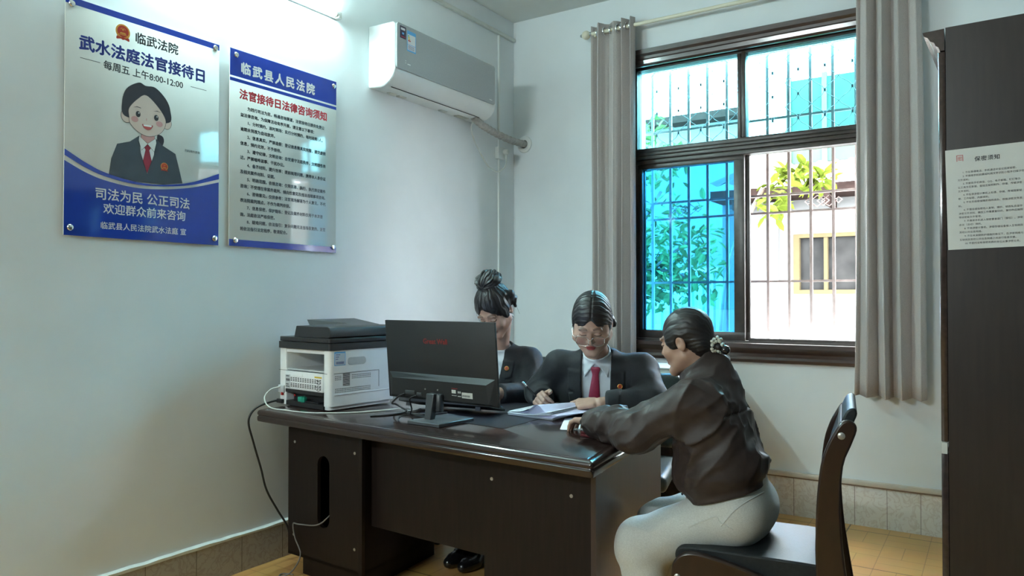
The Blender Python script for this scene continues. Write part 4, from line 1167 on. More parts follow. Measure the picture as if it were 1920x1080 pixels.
lw.xf(tilt); lw.build('satin_shelf', MATS['monitor_satin'], shell, smooth=False)
MB().box(-hw + 0.006, hw - 0.006, 0.012, 0.0128, z0 + 0.014, z1 - 0.006).xf(tilt).build('screen', MATS['screen_glow'], shell, smooth=False)
me = text_mesh('Great Wall', 0.030, bold=0.0009, thick=0.0003, sx=1.0, spacing=1.0)
place_text('logo_lettering', me, MATS['logo_red'], shell, tilt @ frame((-0.082, -0.0008, z1 - 0.095), (1, 0, 0), (0, 0, 1)))
pl_ = MB().box(0.085, 0.172, -0.0188, -0.0178, z0 + 0.036, z0 + 0.066).xf(tilt).build('rating_plate', MATS['monitor_shell'], shell, smooth=False)
for (x0, x1, za, zc, m) in ((0.080, 0.102, .046, .060, 'aged_plastic'), (0.080, 0.112, .064, .067, 'logo_red'), (0.134, 0.190, .030, .053, 'aged_plastic'), (0.113, 0.119, .048, .056, 'aged_plastic'), (0.122, 0.128, .048, .056, 'aged_plastic'), (0.112, 0.130, .034, .037, 'aged_plastic'), (0.080, 0.106, .036, .038, 'aged_plastic')):
    MB().box(x0, x1, -0.0192, -0.0182, z0 + za, z0 + zc).xf(tilt).build('label_print', MATS[m], pl_, smooth=False)
bc = MB()
for i in range(12): bc.box(0.138 + i * .0034, 0.1396 + i * .0034, -0.0196, -0.0188, z0 + .035, z0 + .043)
bc.xf(tilt).build('label_print', MATS['ink_black'], pl_, smooth=False)
for (x, z) in ((-0.068, z0 + 0.052), (0.003, z0 + 0.053), (0.012, z0 + 0.014)):
    MB().lathe([(0.0035, -0.0205), (0.0035, -0.016)], c=(x, 0, z), axis='y', seg=10).xf(tilt).build('screw', MATS['screw_zinc'], shell)
pt = MB().rbox(-0.186, -0.130, -0.022, -0.012, z0 + 0.022, z0 + 0.040, r=0.002).rbox(-0.118, -0.092, -0.022, -0.012, z0 + 0.020, z0 + 0.034, r=0.002)
pt.xf(tilt).build('port', MATS['monitor_satin'], shell)
nk = MB().rbox(-0.026, 0.034, -0.045, -0.018, 0.045, 0.118, r=0.004).add([(-0.030, -0.070, 0.004), (0.008, -0.076, 0.004), (0.008, -0.046, 0.004), (-0.030, -0.040, 0.004), (-0.026, -0.062, 0.120), (0.016, -0.062, 0.120), (0.016, -0.030, 0.120), (-0.026, -0.030, 0.120)], [(0, 3, 2, 1), (4, 5, 6, 7), (0, 1, 5, 4), (1, 2, 6, 5), (2, 3, 7, 6), (3, 0, 4, 7)])
nk.build('stand_neck', MATS['stand_grey'], mon, bevel=0.003)
base = L2((0.952, -2.268), (1.123, -2.277), (1.142, -2.070), (0.975, -2.030))
Mi = Matrix.Rotation(R(4), 4, 'Z')
bb = [(Mi @ Vector((p[0] + DO.x - 1.024, p[1] + DO.y + 2.140, 0)))[:2] for p in base]
stack(bb, [(0.0, 0.002), (0.0, 0.013), (0.002, 0.015), (0.012, 0.016)]).build('stand_foot', MATS['stand_grey'], mon, smooth=False)

# ------------------------------------------------------------------ keyboard
mat('key_cap', (0.035, 0.037, 0.042), rough=0.4, noise=0.1)
kb = thing('keyboard', 'black keyboard with raised back edge behind the monitor', 'keyboard', (0.905, -1.915, 0.7785), rot=(R(-11), 0, R(6)))
MB().prism([(-0.085, 0.012), (0.080, 0.005), (0.080, 0.016), (-0.085, 0.030)], 'x', -0.232, 0.232).build('case', MATS['monitor_shell'], kb, bevel=0.003)
kk = MB(); rg = random.Random(11)
for r_ in range(6):
    y = -0.068 + r_ * 0.0235; x = -0.222
    while x < 0.215:
        w = 0.0175 if rg.random() < 0.92 else 0.036
        if r_ == 5 and -0.12 < x < -0.02: w = 0.1
        z = 0.0285 - (y + 0.085) * 0.085
        kk.rbox(x, min(x + w, 0.224), y, y + 0.019, z - 0.003, z + 0.008, r=0.002, seg=1); x += w + 0.0022
kk.build('keys', MATS['key_cap'], kb)
for x in (-0.18, 0.18): MB().box(x - 0.012, x + 0.012, -0.080, -0.074, -0.006, 0.014).build('foot', MATS['monitor_shell'], kb, smooth=False)

# ------------------------------------------------------------------ papers and small things on the desk
mat('sheet_white', (0.74, 0.78, 0.80), rough=0.6, noise=0.02)
mat('sheet_lilac', (0.58, 0.58, 0.74), rough=0.6, noise=0.04)
def sheet(b, M, w, h, z, curl, th=0.0009, n=14, cr=1.6):
    vs, fs = [], []
    for s in (0, 1):
        for i in range(n + 1):
            u = i / n
            for j in (0, 1):
                x = w * u; zz = z + curl * max(0, (u - 0.35) / 0.65) ** cr + th * s
                xx = x - 0.35 * curl * max(0, (u - 0.35) / 0.65) ** 2
                vs.append(M @ Vector((xx, h * j, zz)))
    k = 2 * (n + 1)
    for i in range(n):
        a = 2 * i
        fs += [(a, a + 2, a + 3, a + 1), (k + a, k + a + 1, k + a + 3, k + a + 2), (a, k + a, k + a + 2, a + 2), (a + 1, a + 3, k + a + 3, k + a + 1)]
    fs += [(0, 1, k + 1, k), (2 * n, k + 2 * n, k + 2 * n + 1, 2 * n + 1)]
    b.add(vs, fs)


stk = thing('paper_stack', 'thick stack of papers with curling pages under the hand holding a pen', 'papers', (1.172, -1.858, 0.7615), rz=R(-4))
b = MB(); rg = random.Random(2)
for k in range(9):
    M = Matrix.Translation((rg.uniform(-.003, .003), rg.uniform(-.004, .004), 0)) @ Matrix.Rotation(R(rg.uniform(-1.2, 1.2)), 4, 'Z')
    sheet(b, M, 0.235, 0.285, 0.0003 + 0.0016 * k, 0.004 * max(0, k - 3), th=0.0012)
b.build('lower_pages', MATS['sheet_white'], stk, smooth=False)
b = MB()
for k in range(12):
    q = k / 11
    n_ = 16; vs, fs = [], []
    M = Matrix.Translation((0.060 + 0.002 * k, 0.002 + 0.003 * k, 0)) @ Matrix.Rotation(R(-3.0 - 0.9 * k), 4, 'Z')
    for s_ in (0, 1):
        for i in range(n_ + 1):
            u = i / n_
            zz = 0.0155 + 0.006 * q * u + (0.006 + 0.030 * q) * math.exp(-((u - .30) / .24) ** 2) - 0.010 * (1 - q) * u + .0007 * s_
            for j in (0, 1): vs.append(M @ Vector((0.175 * u + .012 * q * u, 0.272 * j, zz * (1.0 if j == 0 else .8))))
    k2 = 2 * (n_ + 1)
    for i in range(n_):
        a_ = 2 * i
        fs += [(a_, a_ + 2, a_ + 3, a_ + 1), (k2 + a_, k2 + a_ + 1, k2 + a_ + 3, k2 + a_ + 2), (a_, k2 + a_, k2 + a_ + 2, a_ + 2), (a_ + 1, a_ + 3, k2 + a_ + 3, k2 + a_ + 1)]
    fs += [(0, 1, k2 + 1, k2), (2 * n_, k2 + 2 * n_, k2 + 2 * n_ + 1, 2 * n_ + 1)]
    b.add(vs, fs)
b.build('curled_page', MATS['sheet_lilac'], stk, smooth=False)
b = MB()
M = Matrix.Translation((0.004, 0.0, 0)) @ Matrix.Rotation(R(2.5), 4, 'Z')
sheet(b, M, 0.105, 0.262, 0.0180, 0.016, th=0.0006)
tp = b.build('top_sheet', MATS['sheet_white'], stk, smooth=False)
ln_ = MB()
for k in range(16):
    y = 0.03 + 0.0135 * k; ln_.box(0.008 + 0.004 * (k % 3 == 0), 0.008 + 0.034 - 0.012 * ((k * 7) % 3 == 1), y, y + 0.003, 0.0187, 0.0190)
ln_.build('printed_line', MATS['printer_grey'], tp, smooth=False)
s1 = thing('paper_sheet', 'single white sheet under the fingers of the person in brown jacket', 'paper', (1.538, -2.047, 0.7605), rz=R(25), group='loose sheets on the desk')
b = MB(); b.prism(rc([(0, 0), (0.20, 0.0), (0.20, 0.285), (0, 0.285)], 0.012), 'z', 0.0, 0.0008).build('sheet', MATS['sheet_white'], s1, smooth=False)
rg = random.Random(9); cr_ = MB()
for k in range(26):
    x, y, r_ = rg.uniform(0.05, 0.12), rg.uniform(0.005, 0.05), rg.uniform(0.006, 0.012)
    cr_.lathe([(0.0005, 0.002 + rg.uniform(0, 0.012)), (r_, 0.001), (r_ * 0.4, 0.0008)], c=(x, y, 0), seg=5)
cr_.build('crumpled_tissue', MATS['sheet_white'], s1, smooth=False)
s2_ = thing('paper_sheet', 'white sheet showing behind the bent arm of the person in brown jacket', 'paper', (1.600, -1.720, 0.7618), rz=R(-24), group='loose sheets on the desk')
MB().prism([(0, 0), (0.12, 0), (0.12, 0.17), (0, 0.17)], 'z', 0, 0.0012).build('sheet', MATS['sheet_white'], s2_, smooth=False)
rb = thing('red_case', 'dark red flat case lying on the desk under the wrist of the person in brown', 'case', (1.672, -2.133, 0.7605), rz=R(-5))
mat('case_red', (0.085, 0.008, 0.012), rough=0.35, noise=0.2)
MB().rbox(0, 0.115, 0, 0.075, 0, 0.010, r=0.003).build('base', MATS['case_red'], rb)
MB().rbox(0.001, 0.114, 0.001, 0.074, 0.0105, 0.019, r=0.003).build('lid', MATS['case_red'], rb)

# ------------------------------------------------------------------ cables
mat('cable_black', (0.014, 0.014, 0.015), rough=0.45, noise=0.1)
mat('cable_white', (0.55, 0.56, 0.52), rough=0.5, noise=0.05)
mat('cable_grey', (0.16, 0.15, 0.145), rough=0.5, noise=0.1)
def cable(label, pts, r, m, n=8, name='cable', extra=None):
    o = Vector(pts[0])
    P = spline([(Vector(p) - o)[:] for p in pts], n)
    ob = MB().tube(P, r, seg=8).build(name, MATS[m], angle=80)
    ob.location = o
    tag(ob, label, 'cable')
    return ob
cable('black power cable hanging from the printer between desk and left wall', [(0.075, -2.170, 0.782), (0.055, -2.215, 0.778), (0.045, -2.300, 0.755), (0.038, -2.335, 0.700), (0.040, -2.310, 0.600), (0.045, -2.270, 0.470), (0.050, -2.240, 0.360), (0.058, -2.180, 0.250), (0.07, -2.130, 0.160), (0.075, -2.11, 0.06), (0.075, -2.06, 0.006)], 0.0050, 'cable_black')
cable('white data cable looping from the printer along the desk front', [(0.078, -2.185, 0.848), (0.050, -2.220, 0.835), (0.050, -2.255, 0.800), (0.130, -2.290, 0.766), (0.260, -2.305, 0.7635), (0.420, -2.290, 0.7635), (0.560, -2.190, 0.7635), (0.640, -2.060, 0.7645), (0.690, -1.990, 0.768), (0.735, -1.985, 0.7645), (0.745, -2.06, 0.7635)], 0.0032, 'cable_white')
cable('grey cable coming out of the slot in the left desk pedestal', [(0.475, -2.14, 0.470), (0.470, -2.20, 0.34), (0.475, -2.252, 0.300), (0.42, -2.268, 0.262), (0.30, -2.262, 0.245), (0.262, -2.262, 0.240), (0.275, -2.262, 0.180), (0.315, -2.265, 0.120), (0.305, -2.275, 0.07), (0.262, -2.285, 0.02), (0.215, -2.300, 0.004), (0.20, -2.27, 0.004), (0.25, -2.25, 0.004)], 0.0032, 'cable_grey', n=7)
cable('black monitor cable drooping from the left port to the desk', [(0.835, -2.152, 0.862), (0.815, -2.165, 0.852), (0.74, -2.120, 0.818), (0.690, -2.070, 0.800), (0.665, -2.020, 0.790), (0.70, -2.015, 0.775), (0.755, -2.05, 0.766), (0.745, -2.15, 0.7635), (0.70, -2.22, 0.7635)], 0.0042, 'cable_black')
cable('thin black video cable hanging from the right-hand port of the monitor', [(0.905, -2.158, 0.860), (0.885, -2.175, 0.848), (0.86, -2.14, 0.815), (0.84, -2.11, 0.790), (0.82, -2.09, 0.7655), (0.88, -2.05, 0.7655), (0.94, -1.99, 0.770)], 0.0034, 'cable_black')
cable('black keyboard cable curled on the desk behind the monitor', [(0.79, -1.99, 0.775), (0.775, -2.02, 0.768), (0.74, -2.03, 0.7635), (0.78, -2.07, 0.7635), (0.83, -2.05, 0.7635), (0.80, -2.13, 0.7635), (0.86, -2.22, 0.7635), (0.92, -2.275, 0.7635)], 0.0022, 'cable_black')

# ------------------------------------------------------------------ chairs and the things behind the desk
mat('chair_wood', (0.026, 0.011, 0.007), rough=0.28, noise=0.4, nscale=8, stretch=(3, 10, 1.5), coat=0.4)
mat('chair_leather', (0.015, 0.019, 0.021), rough=0.52, noise=0.25, nscale=120, bump=0.12, bscale=220, spec=0.35)
mat('green_leather', (0.022, 0.036, 0.034), rough=0.42, noise=0.25, nscale=90, bump=0.12, bscale=200)


def smooth_outline(pts, n=5):
    return sp2(pts, n)


def make_chair():
    t = thing('wooden_chair', 'dark wooden chair with black leather seat carrying the person in brown', 'chair', (2.287, -2.035, 0), rz=R(9), group='wooden chairs with leather seats')
    post = [(.288, 0.0), (.310, 0.0), (.333, 0.0), (.312, .20), (.282, .40), (.266, .52), (.259, .653), (.266, .777), (.288, .841), (.303, .885), (.298, .905), (.280, .914), (.260, .905), (.240, .872), (.222, .834), (.204, .77), (.192, .643), (.190, .46), (.205, .30), (.252, .12)]
    rail = [(-.245, 0.0), (-.222, 0.0), (-.200, 0.0), (-.192, .20), (-.182, .335), (-.165, .375), (-.120, .388), (0.0, .372), (.10, .340), (.20, .310), (.215, .362), (.12, .392), (.03, .425), (-.07, .452), (-.15, .466), (-.195, .463), (-.225, .440), (-.238, .395), (-.244, .20)]
    for s in (-1, 1):
        y0, y1 = (-.235, -.205) if s < 0 else (.205, .235)
        MB().prism(smooth_outline(post, 3), 'y', y0, y1).build('back_post', MATS['chair_wood'], t, bevel=.006, angle=50)
        MB().prism(smooth_outline(rail, 3), 'y', y0, y1).build('front_leg_and_rail', MATS['chair_wood'], t, bevel=.006, angle=50)
        MB().lathe([(.0105, 0), (.0105, s * .003), (.007, s * .005), (.001, s * .0055)], c=(.262, s * .235, .868), axis='y', seg=16).build('bolt_cap', MATS['screw_zinc'], t)
        MB().lathe([(.0105, 0), (.0105, s * .003), (.007, s * .005), (.001, s * .0055)], c=(-.218, s * .235, .385), axis='y', seg=16).build('bolt_cap', MATS['screw_zinc'], t)
    cu = [(-.225, .425), (-.232, .445), (-.222, .466), (-.18, .476), (0, .474), (.16, .472), (.205, .466), (.205, .44), (.19, .415), (0, .405), (-.2, .41)]
    MB().prism(smooth_outline(cu, 3), 'y', -.204, .204).build('seat', MATS['chair_leather'], t, bevel=.012, angle=60)
    bp = [(.212, .46), (.206, .56), (.207, .66), (.222, .78), (.246, .86), (.262, .905), (.278, .938), (.297, .946), (.305, .930), (.294, .900), (.274, .855), (.250, .78), (.238, .66), (.236, .56), (.240, .46)]
    MB().prism(smooth_outline(bp, 3), 'y', -.200, .200).build('backrest', MATS['chair_leather'], t, bevel=.010, angle=60)
    MB().tube([(.272, -.2045, .888), (.272, .2045, .888)], .020, seg=18).build('top_rail', MATS['chair_wood'], t)
    MB().box(.20, .235, -.205, .205, .33, .37).box(-.20, -.17, -.205, .205, .33, .37).build('cross_rail', MATS['chair_wood'], t, smooth=False)
    return t


chair_a = make_chair()
chair_b = copy_tree(chair_a)
chair_b.location = (.735, -1.300, 0); chair_b.rotation_euler = (0, 0, R(93))
chair_b['label'] = 'brown wooden chair behind the desk, under the person with the high bun'

oc = thing('office_chair', 'dark green leather office chair behind the person in glasses', 'chair', (1.40, -1.20, 0), rz=R(14))
b = MB().rbox(-.27, .27, .235, .315, .50, .880, r=.035, seg=4)
b.xf(Matrix.Translation((0, .25, .5)) @ Matrix.Rotation(R(-7), 4, 'X') @ Matrix.Translation((0, -.25, -.5)))
b.build('backrest', MATS['green_leather'], oc)
MB().rbox(-.26, .26, -.25, .24, .385, .465, r=.03, seg=4).build('seat', MATS['green_leather'], oc)
MB().tube([(0, 0, .09), (0, 0, .39)], .025, seg=14).build('gas_column', MATS['chrome'], oc)
for k in range(5):
    a = k * 2 * math.pi / 5 + .3
    lg = MB().tube([(0, 0, .10), (.27 * math.cos(a), .27 * math.sin(a), .075)], [.024, .016], seg=8).build('leg', MATS['printer_black'], oc)
    MB().lathe([(.004, -.018), (.026, -.016), (.027, 0), (.026, .016), (.004, .018)], c=(.27 * math.cos(a), .27 * math.sin(a), .028), axis='y', seg=16).build('caster', MATS['printer_black'], lg)
MB().tube([(0, .20, .42), (0, .30, .42), (0, .30, .56)], .02, seg=8).build('back_bracket', MATS['printer_black'], oc)

lc = thing('low_cabinet', 'low dark cabinet under the window behind the office chair', 'cabinet', (1.245, -.365, 0))
MB().rbox(-.33, .33, -.20, .20, 0, .815, r=.004).build('body', MATS['desk_panel'], lc)
MB().rbox(-.345, .345, -.215, .205, .8155, .838, r=.004).build('top', MATS['desk_wood'], lc)
for s in (-1, 1):
    dr = MB().rbox(min(s * .004, s * .325), max(s * .004, s * .325), -.214, -.2005, .05, .80, r=.003).build('door', MATS['desk_panel'], lc)
    MB().lathe([(.003, -.238), (.011, -.234), (.011, -.226), (.005, -.222), (.005, -.213)], c=(s * .04, 0, .45), axis='y', seg=12).build('knob', MATS['chrome'], dr)
nw = thing('newspaper_pile', 'pile of pale printed papers on the low cabinet under the window', 'papers', (1.29, -.37, .8395), rz=R(4))
mat('newsprint', (0.50, 0.55, 0.50), rough=0.8, noise=0.25, nscale=70)
mat('newsprint_edge', (0.62, 0.68, 0.64), rough=0.8, noise=0.1)
for k in range(4):
    M = Matrix.Translation((0.004 * (k % 2), .003 * ((k * 5) % 3), 0)) @ Matrix.Rotation(R((k * 37 % 5) - 2), 4, 'Z')
    MB().rbox(-.24, .24, -.17, .15, .009 * k, .009 * k + .008, r=.002).xf(M).build('folded_paper', MATS['newsprint'] if k == 3 else MATS['newsprint_edge'], nw)

# ------------------------------------------------------------------ implicit surfaces for bodies and clothes
F32 = np.float32
V3 = lambda *a: np.array(a, F32)


def smin(a, b, k):
    h = np.clip(0.5 + 0.5 * (b - a) / k, 0, 1)
    return b + (a - b) * h - k * h * (1 - h)


def smax(a, b, k):
    return -smin(-a, -b, k)


def d_ell(p, c, r):
    q = p - np.asarray(c, F32); r = np.asarray(r, F32)
    k0 = np.sqrt(((q / r) ** 2).sum(1)); k1 = np.sqrt(((q / (r * r)) ** 2).sum(1)) + 1e-9
    return k0 * (k0 - 1) / k1


def d_sph(p, c, r):
    return np.sqrt(((p - np.asarray(c, F32)) ** 2).sum(1)) - r


def d_cone(p, a, b, ra, rb):
    a = np.asarray(a, F32); ba = np.asarray(b, F32) - a
    q = p - a
    h = np.clip((q @ ba) / max(1e-9, float(ba @ ba)), 0, 1)
    return np.sqrt(((q - h[:, None] * ba) ** 2).sum(1)) - (ra + (rb - ra) * h)


def d_chain(p, pts, rs, k=0.02):
    d = None
    for i in range(len(pts) - 1):
        e = d_cone(p, pts[i], pts[i + 1], rs[i], rs[i + 1])
        d = e if d is None else smin(d, e, k)
    return d


def near(p, d, c, R_, fn, k):
    """smooth-union fn into d, evaluated only near the bounding ball (c, R_)"""
    lb = np.sqrt(((p - np.asarray(c, F32)) ** 2).sum(1)) - R_
    m = lb < d + k + 0.02
    if m.any():
        d = d.copy()
        d[m] = smin(d[m], fn(p[m]), k)
    return d


def vnoise(p, f, seed=0):
    q = p * f
    i = np.floor(q).astype(np.int64); t = (q - i).astype(F32); t = t * t * (3 - 2 * t)

    def h(a, b, c):
        n = (a * 73856093) ^ (b * 19349663) ^ (c * 83492791) ^ (seed * 2654435761)
        n = (n ^ (n >> 13)) * 1274126177
        return ((n ^ (n >> 16)) & 0xffff).astype(F32) / 65535.0
    x, y, z = i[:, 0], i[:, 1], i[:, 2]
    c = lambda dx, dy, dz: h(x + dx, y + dy, z + dz)
    tx, ty, tz = t[:, 0], t[:, 1], t[:, 2]
    a = c(0, 0, 0) * (1 - tx) + c(1, 0, 0) * tx; b = c(0, 1, 0) * (1 - tx) + c(1, 1, 0) * tx
    e = c(0, 0, 1) * (1 - tx) + c(1, 0, 1) * tx; g = c(0, 1, 1) * (1 - tx) + c(1, 1, 1) * tx
    return (a * (1 - ty) + b * ty) * (1 - tz) + (e * (1 - ty) + g * ty) * tz


def folds(p, scale, seed, axis=None, stretch=3.0):
    """ridged noise, drawn out along axis: cloth folds, 0..1"""
    q = p
    if axis is not None:
        a = np.asarray(axis, F32); a = a / np.linalg.norm(a)
        t = p @ a
        q = p - t[:, None] * a * (1 - 1 / stretch)
    n = vnoise(q, scale, seed) * 0.65 + vnoise(q, scale * 2.1, seed + 7) * 0.35
    return 1 - np.abs(2 * n - 1)


def surface(f, lo, hi, h):
    lo = np.asarray(lo, F32); hi = np.asarray(hi, F32); B = 8
    nb = np.ceil((hi - lo) / (h * B)).astype(int) + 1
    bi = np.stack(np.meshgrid(*[np.arange(n) for n in nb], indexing='ij'), -1).reshape(-1, 3)
    cen = lo + (bi * B + (B - 1) / 2) * h
    dc = f(cen.astype(F32))
    act = np.abs(dc) < B * h * 0.9 + 0.022
    V6 = np.empty((len(bi), B ** 3), F32)
    V6[:] = np.sign(dc)[:, None]
    loc = np.stack(np.meshgrid(*[np.arange(B)] * 3, indexing='ij'), -1).reshape(-1, 3)
    ai = np.nonzero(act)[0]
    for s in range(0, len(ai), 1500):
        k = ai[s:s + 1500]
        pts = lo + ((bi[k] * B)[:, None, :] + loc[None]) * h
        V6[k] = f(pts.reshape(-1, 3).astype(F32)).reshape(len(k), -1)
    V = V6.reshape(nb[0], nb[1], nb[2], B, B, B).transpose(0, 3, 1, 4, 2, 5).reshape(nb[0] * B, nb[1] * B, nb[2] * B)
    S = V < 0
    c0 = S[:-1, :-1, :-1]
    mix = np.zeros(c0.shape, bool)
    sl = (slice(None, -1), slice(1, None))
    offs = [(a, b, c) for a in (0, 1) for b in (0, 1) for c in (0, 1)]
    for o in offs[1:]:
        mix |= S[sl[o[0]], sl[o[1]], sl[o[2]]] != c0
    cells = np.argwhere(mix)
    dims = mix.shape
    lin = (cells[:, 0] * dims[1] + cells[:, 1]) * dims[2] + cells[:, 2]
    vals = np.stack([V[cells[:, 0] + o[0], cells[:, 1] + o[1], cells[:, 2] + o[2]] for o in offs], 1)
    acc = np.zeros((len(cells), 3), F32); cnt = np.zeros(len(cells), F32)
    for i in range(8):
        for j in range(i + 1, 8):
            oi, oj = np.array(offs[i]), np.array(offs[j])
            if np.abs(oi - oj).sum() != 1: continue
            a, b = vals[:, i], vals[:, j]
            m = (a < 0) != (b < 0)
            t = np.where(m, a / np.where(m, a - b, 1), 0)
            acc += np.where(m[:, None], oi + t[:, None] * (oj - oi), 0); cnt += m
    verts = lo + (cells + acc / cnt[:, None]) * h
    quads = []
    for ax in range(3):
        s1 = [slice(None)] * 3; s2 = [slice(None)] * 3
        s1[ax] = slice(None, -1); s2[ax] = slice(1, None)
        E = S[tuple(s1)] != S[tuple(s2)]
        e = np.argwhere(E)
        u, v = [(1, 2), (2, 0), (0, 1)][ax]
        ok = (e[:, u] > 0) & (e[:, v] > 0) & (e[:, u] < dims[u]) & (e[:, v] < dims[v])
        e = e[ok]
        def L(du, dv):
            q = e.copy(); q[:, u] += du; q[:, v] += dv
            return (q[:, 0] * dims[1] + q[:, 1]) * dims[2] + q[:, 2]
        Q = np.stack([L(-1, -1), L(0, -1), L(0, 0), L(-1, 0)], 1)
        flip = ~S[e[:, 0], e[:, 1], e[:, 2]]
        Q[flip] = Q[flip][:, ::-1]
        quads.append(Q)
    Q = np.concatenate(quads)
    F = np.searchsorted(lin, Q)
    return verts.astype(F32), F


def solid(name, f, lo, hi, h, m, parent=None, tint=None, relax=1):
    v, F = surface(f, lo, hi, h)
    me = bpy.data.meshes.new(name)
    me.vertices.add(len(v)); me.vertices.foreach_set('co', v.ravel())
    me.loops.add(F.size); me.loops.foreach_set('vertex_index', F.ravel().astype(np.int32))
    me.polygons.add(len(F)); me.polygons.foreach_set('loop_start', np.arange(0, F.size, 4, dtype=np.int32))
    me.update(calc_edges=True)
    me.polygons.foreach_set('use_smooth', np.ones(len(F), bool))
    if tint is not None:
        a = me.color_attributes.new('tint', 'FLOAT_COLOR', 'POINT')
        c = np.ones((len(v), 4), F32); c[:, :3] = tint(v)
        a.data.foreach_set('color', c.ravel())
    me.materials.append(m)
    o = bpy.data.objects.new(name, me); COL.objects.link(o)
    if parent: o.parent = parent
    return o


def march(f, org, dr, far=0.6):
    org = np.asarray(org, F32); dr = np.asarray(dr, F32)
    t = np.zeros(len(org), F32)
    for _ in range(70):
        d = f(org + t[:, None] * dr)
        t += np.clip(d * 0.75, -0.01, 0.05)
    return org + t[:, None] * dr


# ------------------------------------------------------------------ anatomy
mat('skin', (0.43, 0.265, 0.195), rough=0.48, noise=0.06, nscale=40, vcol=True, sss=0.08, bump=0.05, bscale=300)
mat('hair_black', (0.011, 0.009, 0.010), rough=0.46, noise=0.4, nscale=60, spec=0.5)
mat('suit_black', (0.011, 0.012, 0.014), rough=0.70, noise=0.2, nscale=90, spec=0.35, sheen=0.08)
mat('shirt_white', (0.62, 0.66, 0.68), rough=0.75, noise=0.03, nscale=60)
mat('tie_red', (0.30, 0.012, 0.050), rough=0.42, noise=0.15, nscale=140, sheen=0.2)
mat('badge_gold', (0.55, 0.24, 0.05), rough=0.35, metal=0.4, noise=0.15)
mat('badge_red', (0.40, 0.05, 0.02), rough=0.35, noise=0.1)
mat('trouser_black', (0.014, 0.015, 0.019), rough=0.8, noise=0.2)
mat('shoe_black', (0.010, 0.010, 0.011), rough=0.22, noise=0.2, coat=0.3)
mat('jacket_brown', (0.046, 0.033, 0.030), rough=0.52, noise=0.2, nscale=30, spec=0.35, bump=0.05, bscale=200)
mat('sweat_grey', (0.64, 0.66, 0.63), rough=0.95, noise=0.16, nscale=220, stretch=(1, 1, 2), sheen=0.3, bump=0.12, bscale=350)
mat('cuff_cream', (0.60, 0.60, 0.54), rough=0.8, noise=0.05)
mat('drawstring', (0.02, 0.02, 0.03), rough=0.8, noise=0.1)
mat('pearl_white', (0.66, 0.68, 0.60), rough=0.4, noise=0.1)
mat('ball_black', (0.012, 0.011, 0.014), rough=0.15, coat=0.6, noise=0.1)
mat('metal_rim', (0.70, 0.66, 0.60), rough=0.15, metal=1.0, noise=0.05)
mat('silver', (0.75, 0.75, 0.74), rough=0.2, metal=1.0, noise=0.05)


def head_frame(pos, yaw, pitch, roll=0.0, s=0.93):
    return Matrix.Translation(pos) @ Matrix.Rotation(R(yaw), 4, 'Z') @ Matrix.Rotation(R(pitch), 4, 'X') @ Matrix.Rotation(R(roll), 4, 'Y') @ Matrix.Scale(s, 4)


def to_local(M):
    A = np.array(M.inverted(), F32)
    return lambda p: p @ A[:3, :3].T + A[:3, 3]


def head_sdf(q, full=0.0):
    """q in head space: x her left, -y forward, z up; metres at scale 1"""
    a = q.copy(); a[:, 0] = np.abs(a[:, 0])
    d = smin(d_ell(q, (0, .012, .040), (.074, .094, .088)), d_ell(q, (0, -.025, -.025), (.062 + full, .066, .090)), .03)
    d = smin(d, d_cone(a, (.046 + full * .8, .004, -.056), (.012, -.070, -.100), .022 + full * .6, .017 + full * .3), .025)
    d = smin(d, d_sph(q, (0, -.076, -.101), .017), .022)
    d = smin(d, d_ell(a, (.036 + full * .5, -.064, -.026), (.024 + full, .022, .026)), .022)
    d = smin(d, d_ell(a, (.027, -.083, .031), (.026, .010, .008)), .014)
    d = smax(d, -d_sph(a, (.031, -.106, .010), .017), .012)
    d = smin(d, d_ell(a, (.031, -.081, .009), (.0150, .0105, .0105)), .004)
    d = smin(d, d_cone(q, (0, -.087, .016), (0, -.106, -.022), .0065, .0100), .011)
    d = smin(d, d_sph(a, (.0105, -.096, -.027), .0075), .006)
    d = smin(d, d_ell(q, (0, -.088, -.055), (.023, .0095, .0062)), .005)
    d = smin(d, d_ell(q, (0, -.086, -.067), (.019, .0105, .0075)), .006)
    d = smax(d, -d_cone(a, (0, -.0995, -.0610), (.022, -.090, -.0590), .0022, .0012), .003)
    ear = d_ell(np.stack([a[:, 0] - .076 - full * .3, (q[:, 1] - .012) * .96 + (q[:, 2] + .004) * .2, (q[:, 2] + .004) * .98 - (q[:, 1] - .012) * .2], 1), (0, 0, 0), (.0085, .019, .031))
    d = smin(d, ear, .006)
    d = smax(d, -d_ell(a, (.086 + full * .3, .006, -.002), (.009, .010, .016)), .004)
    return d


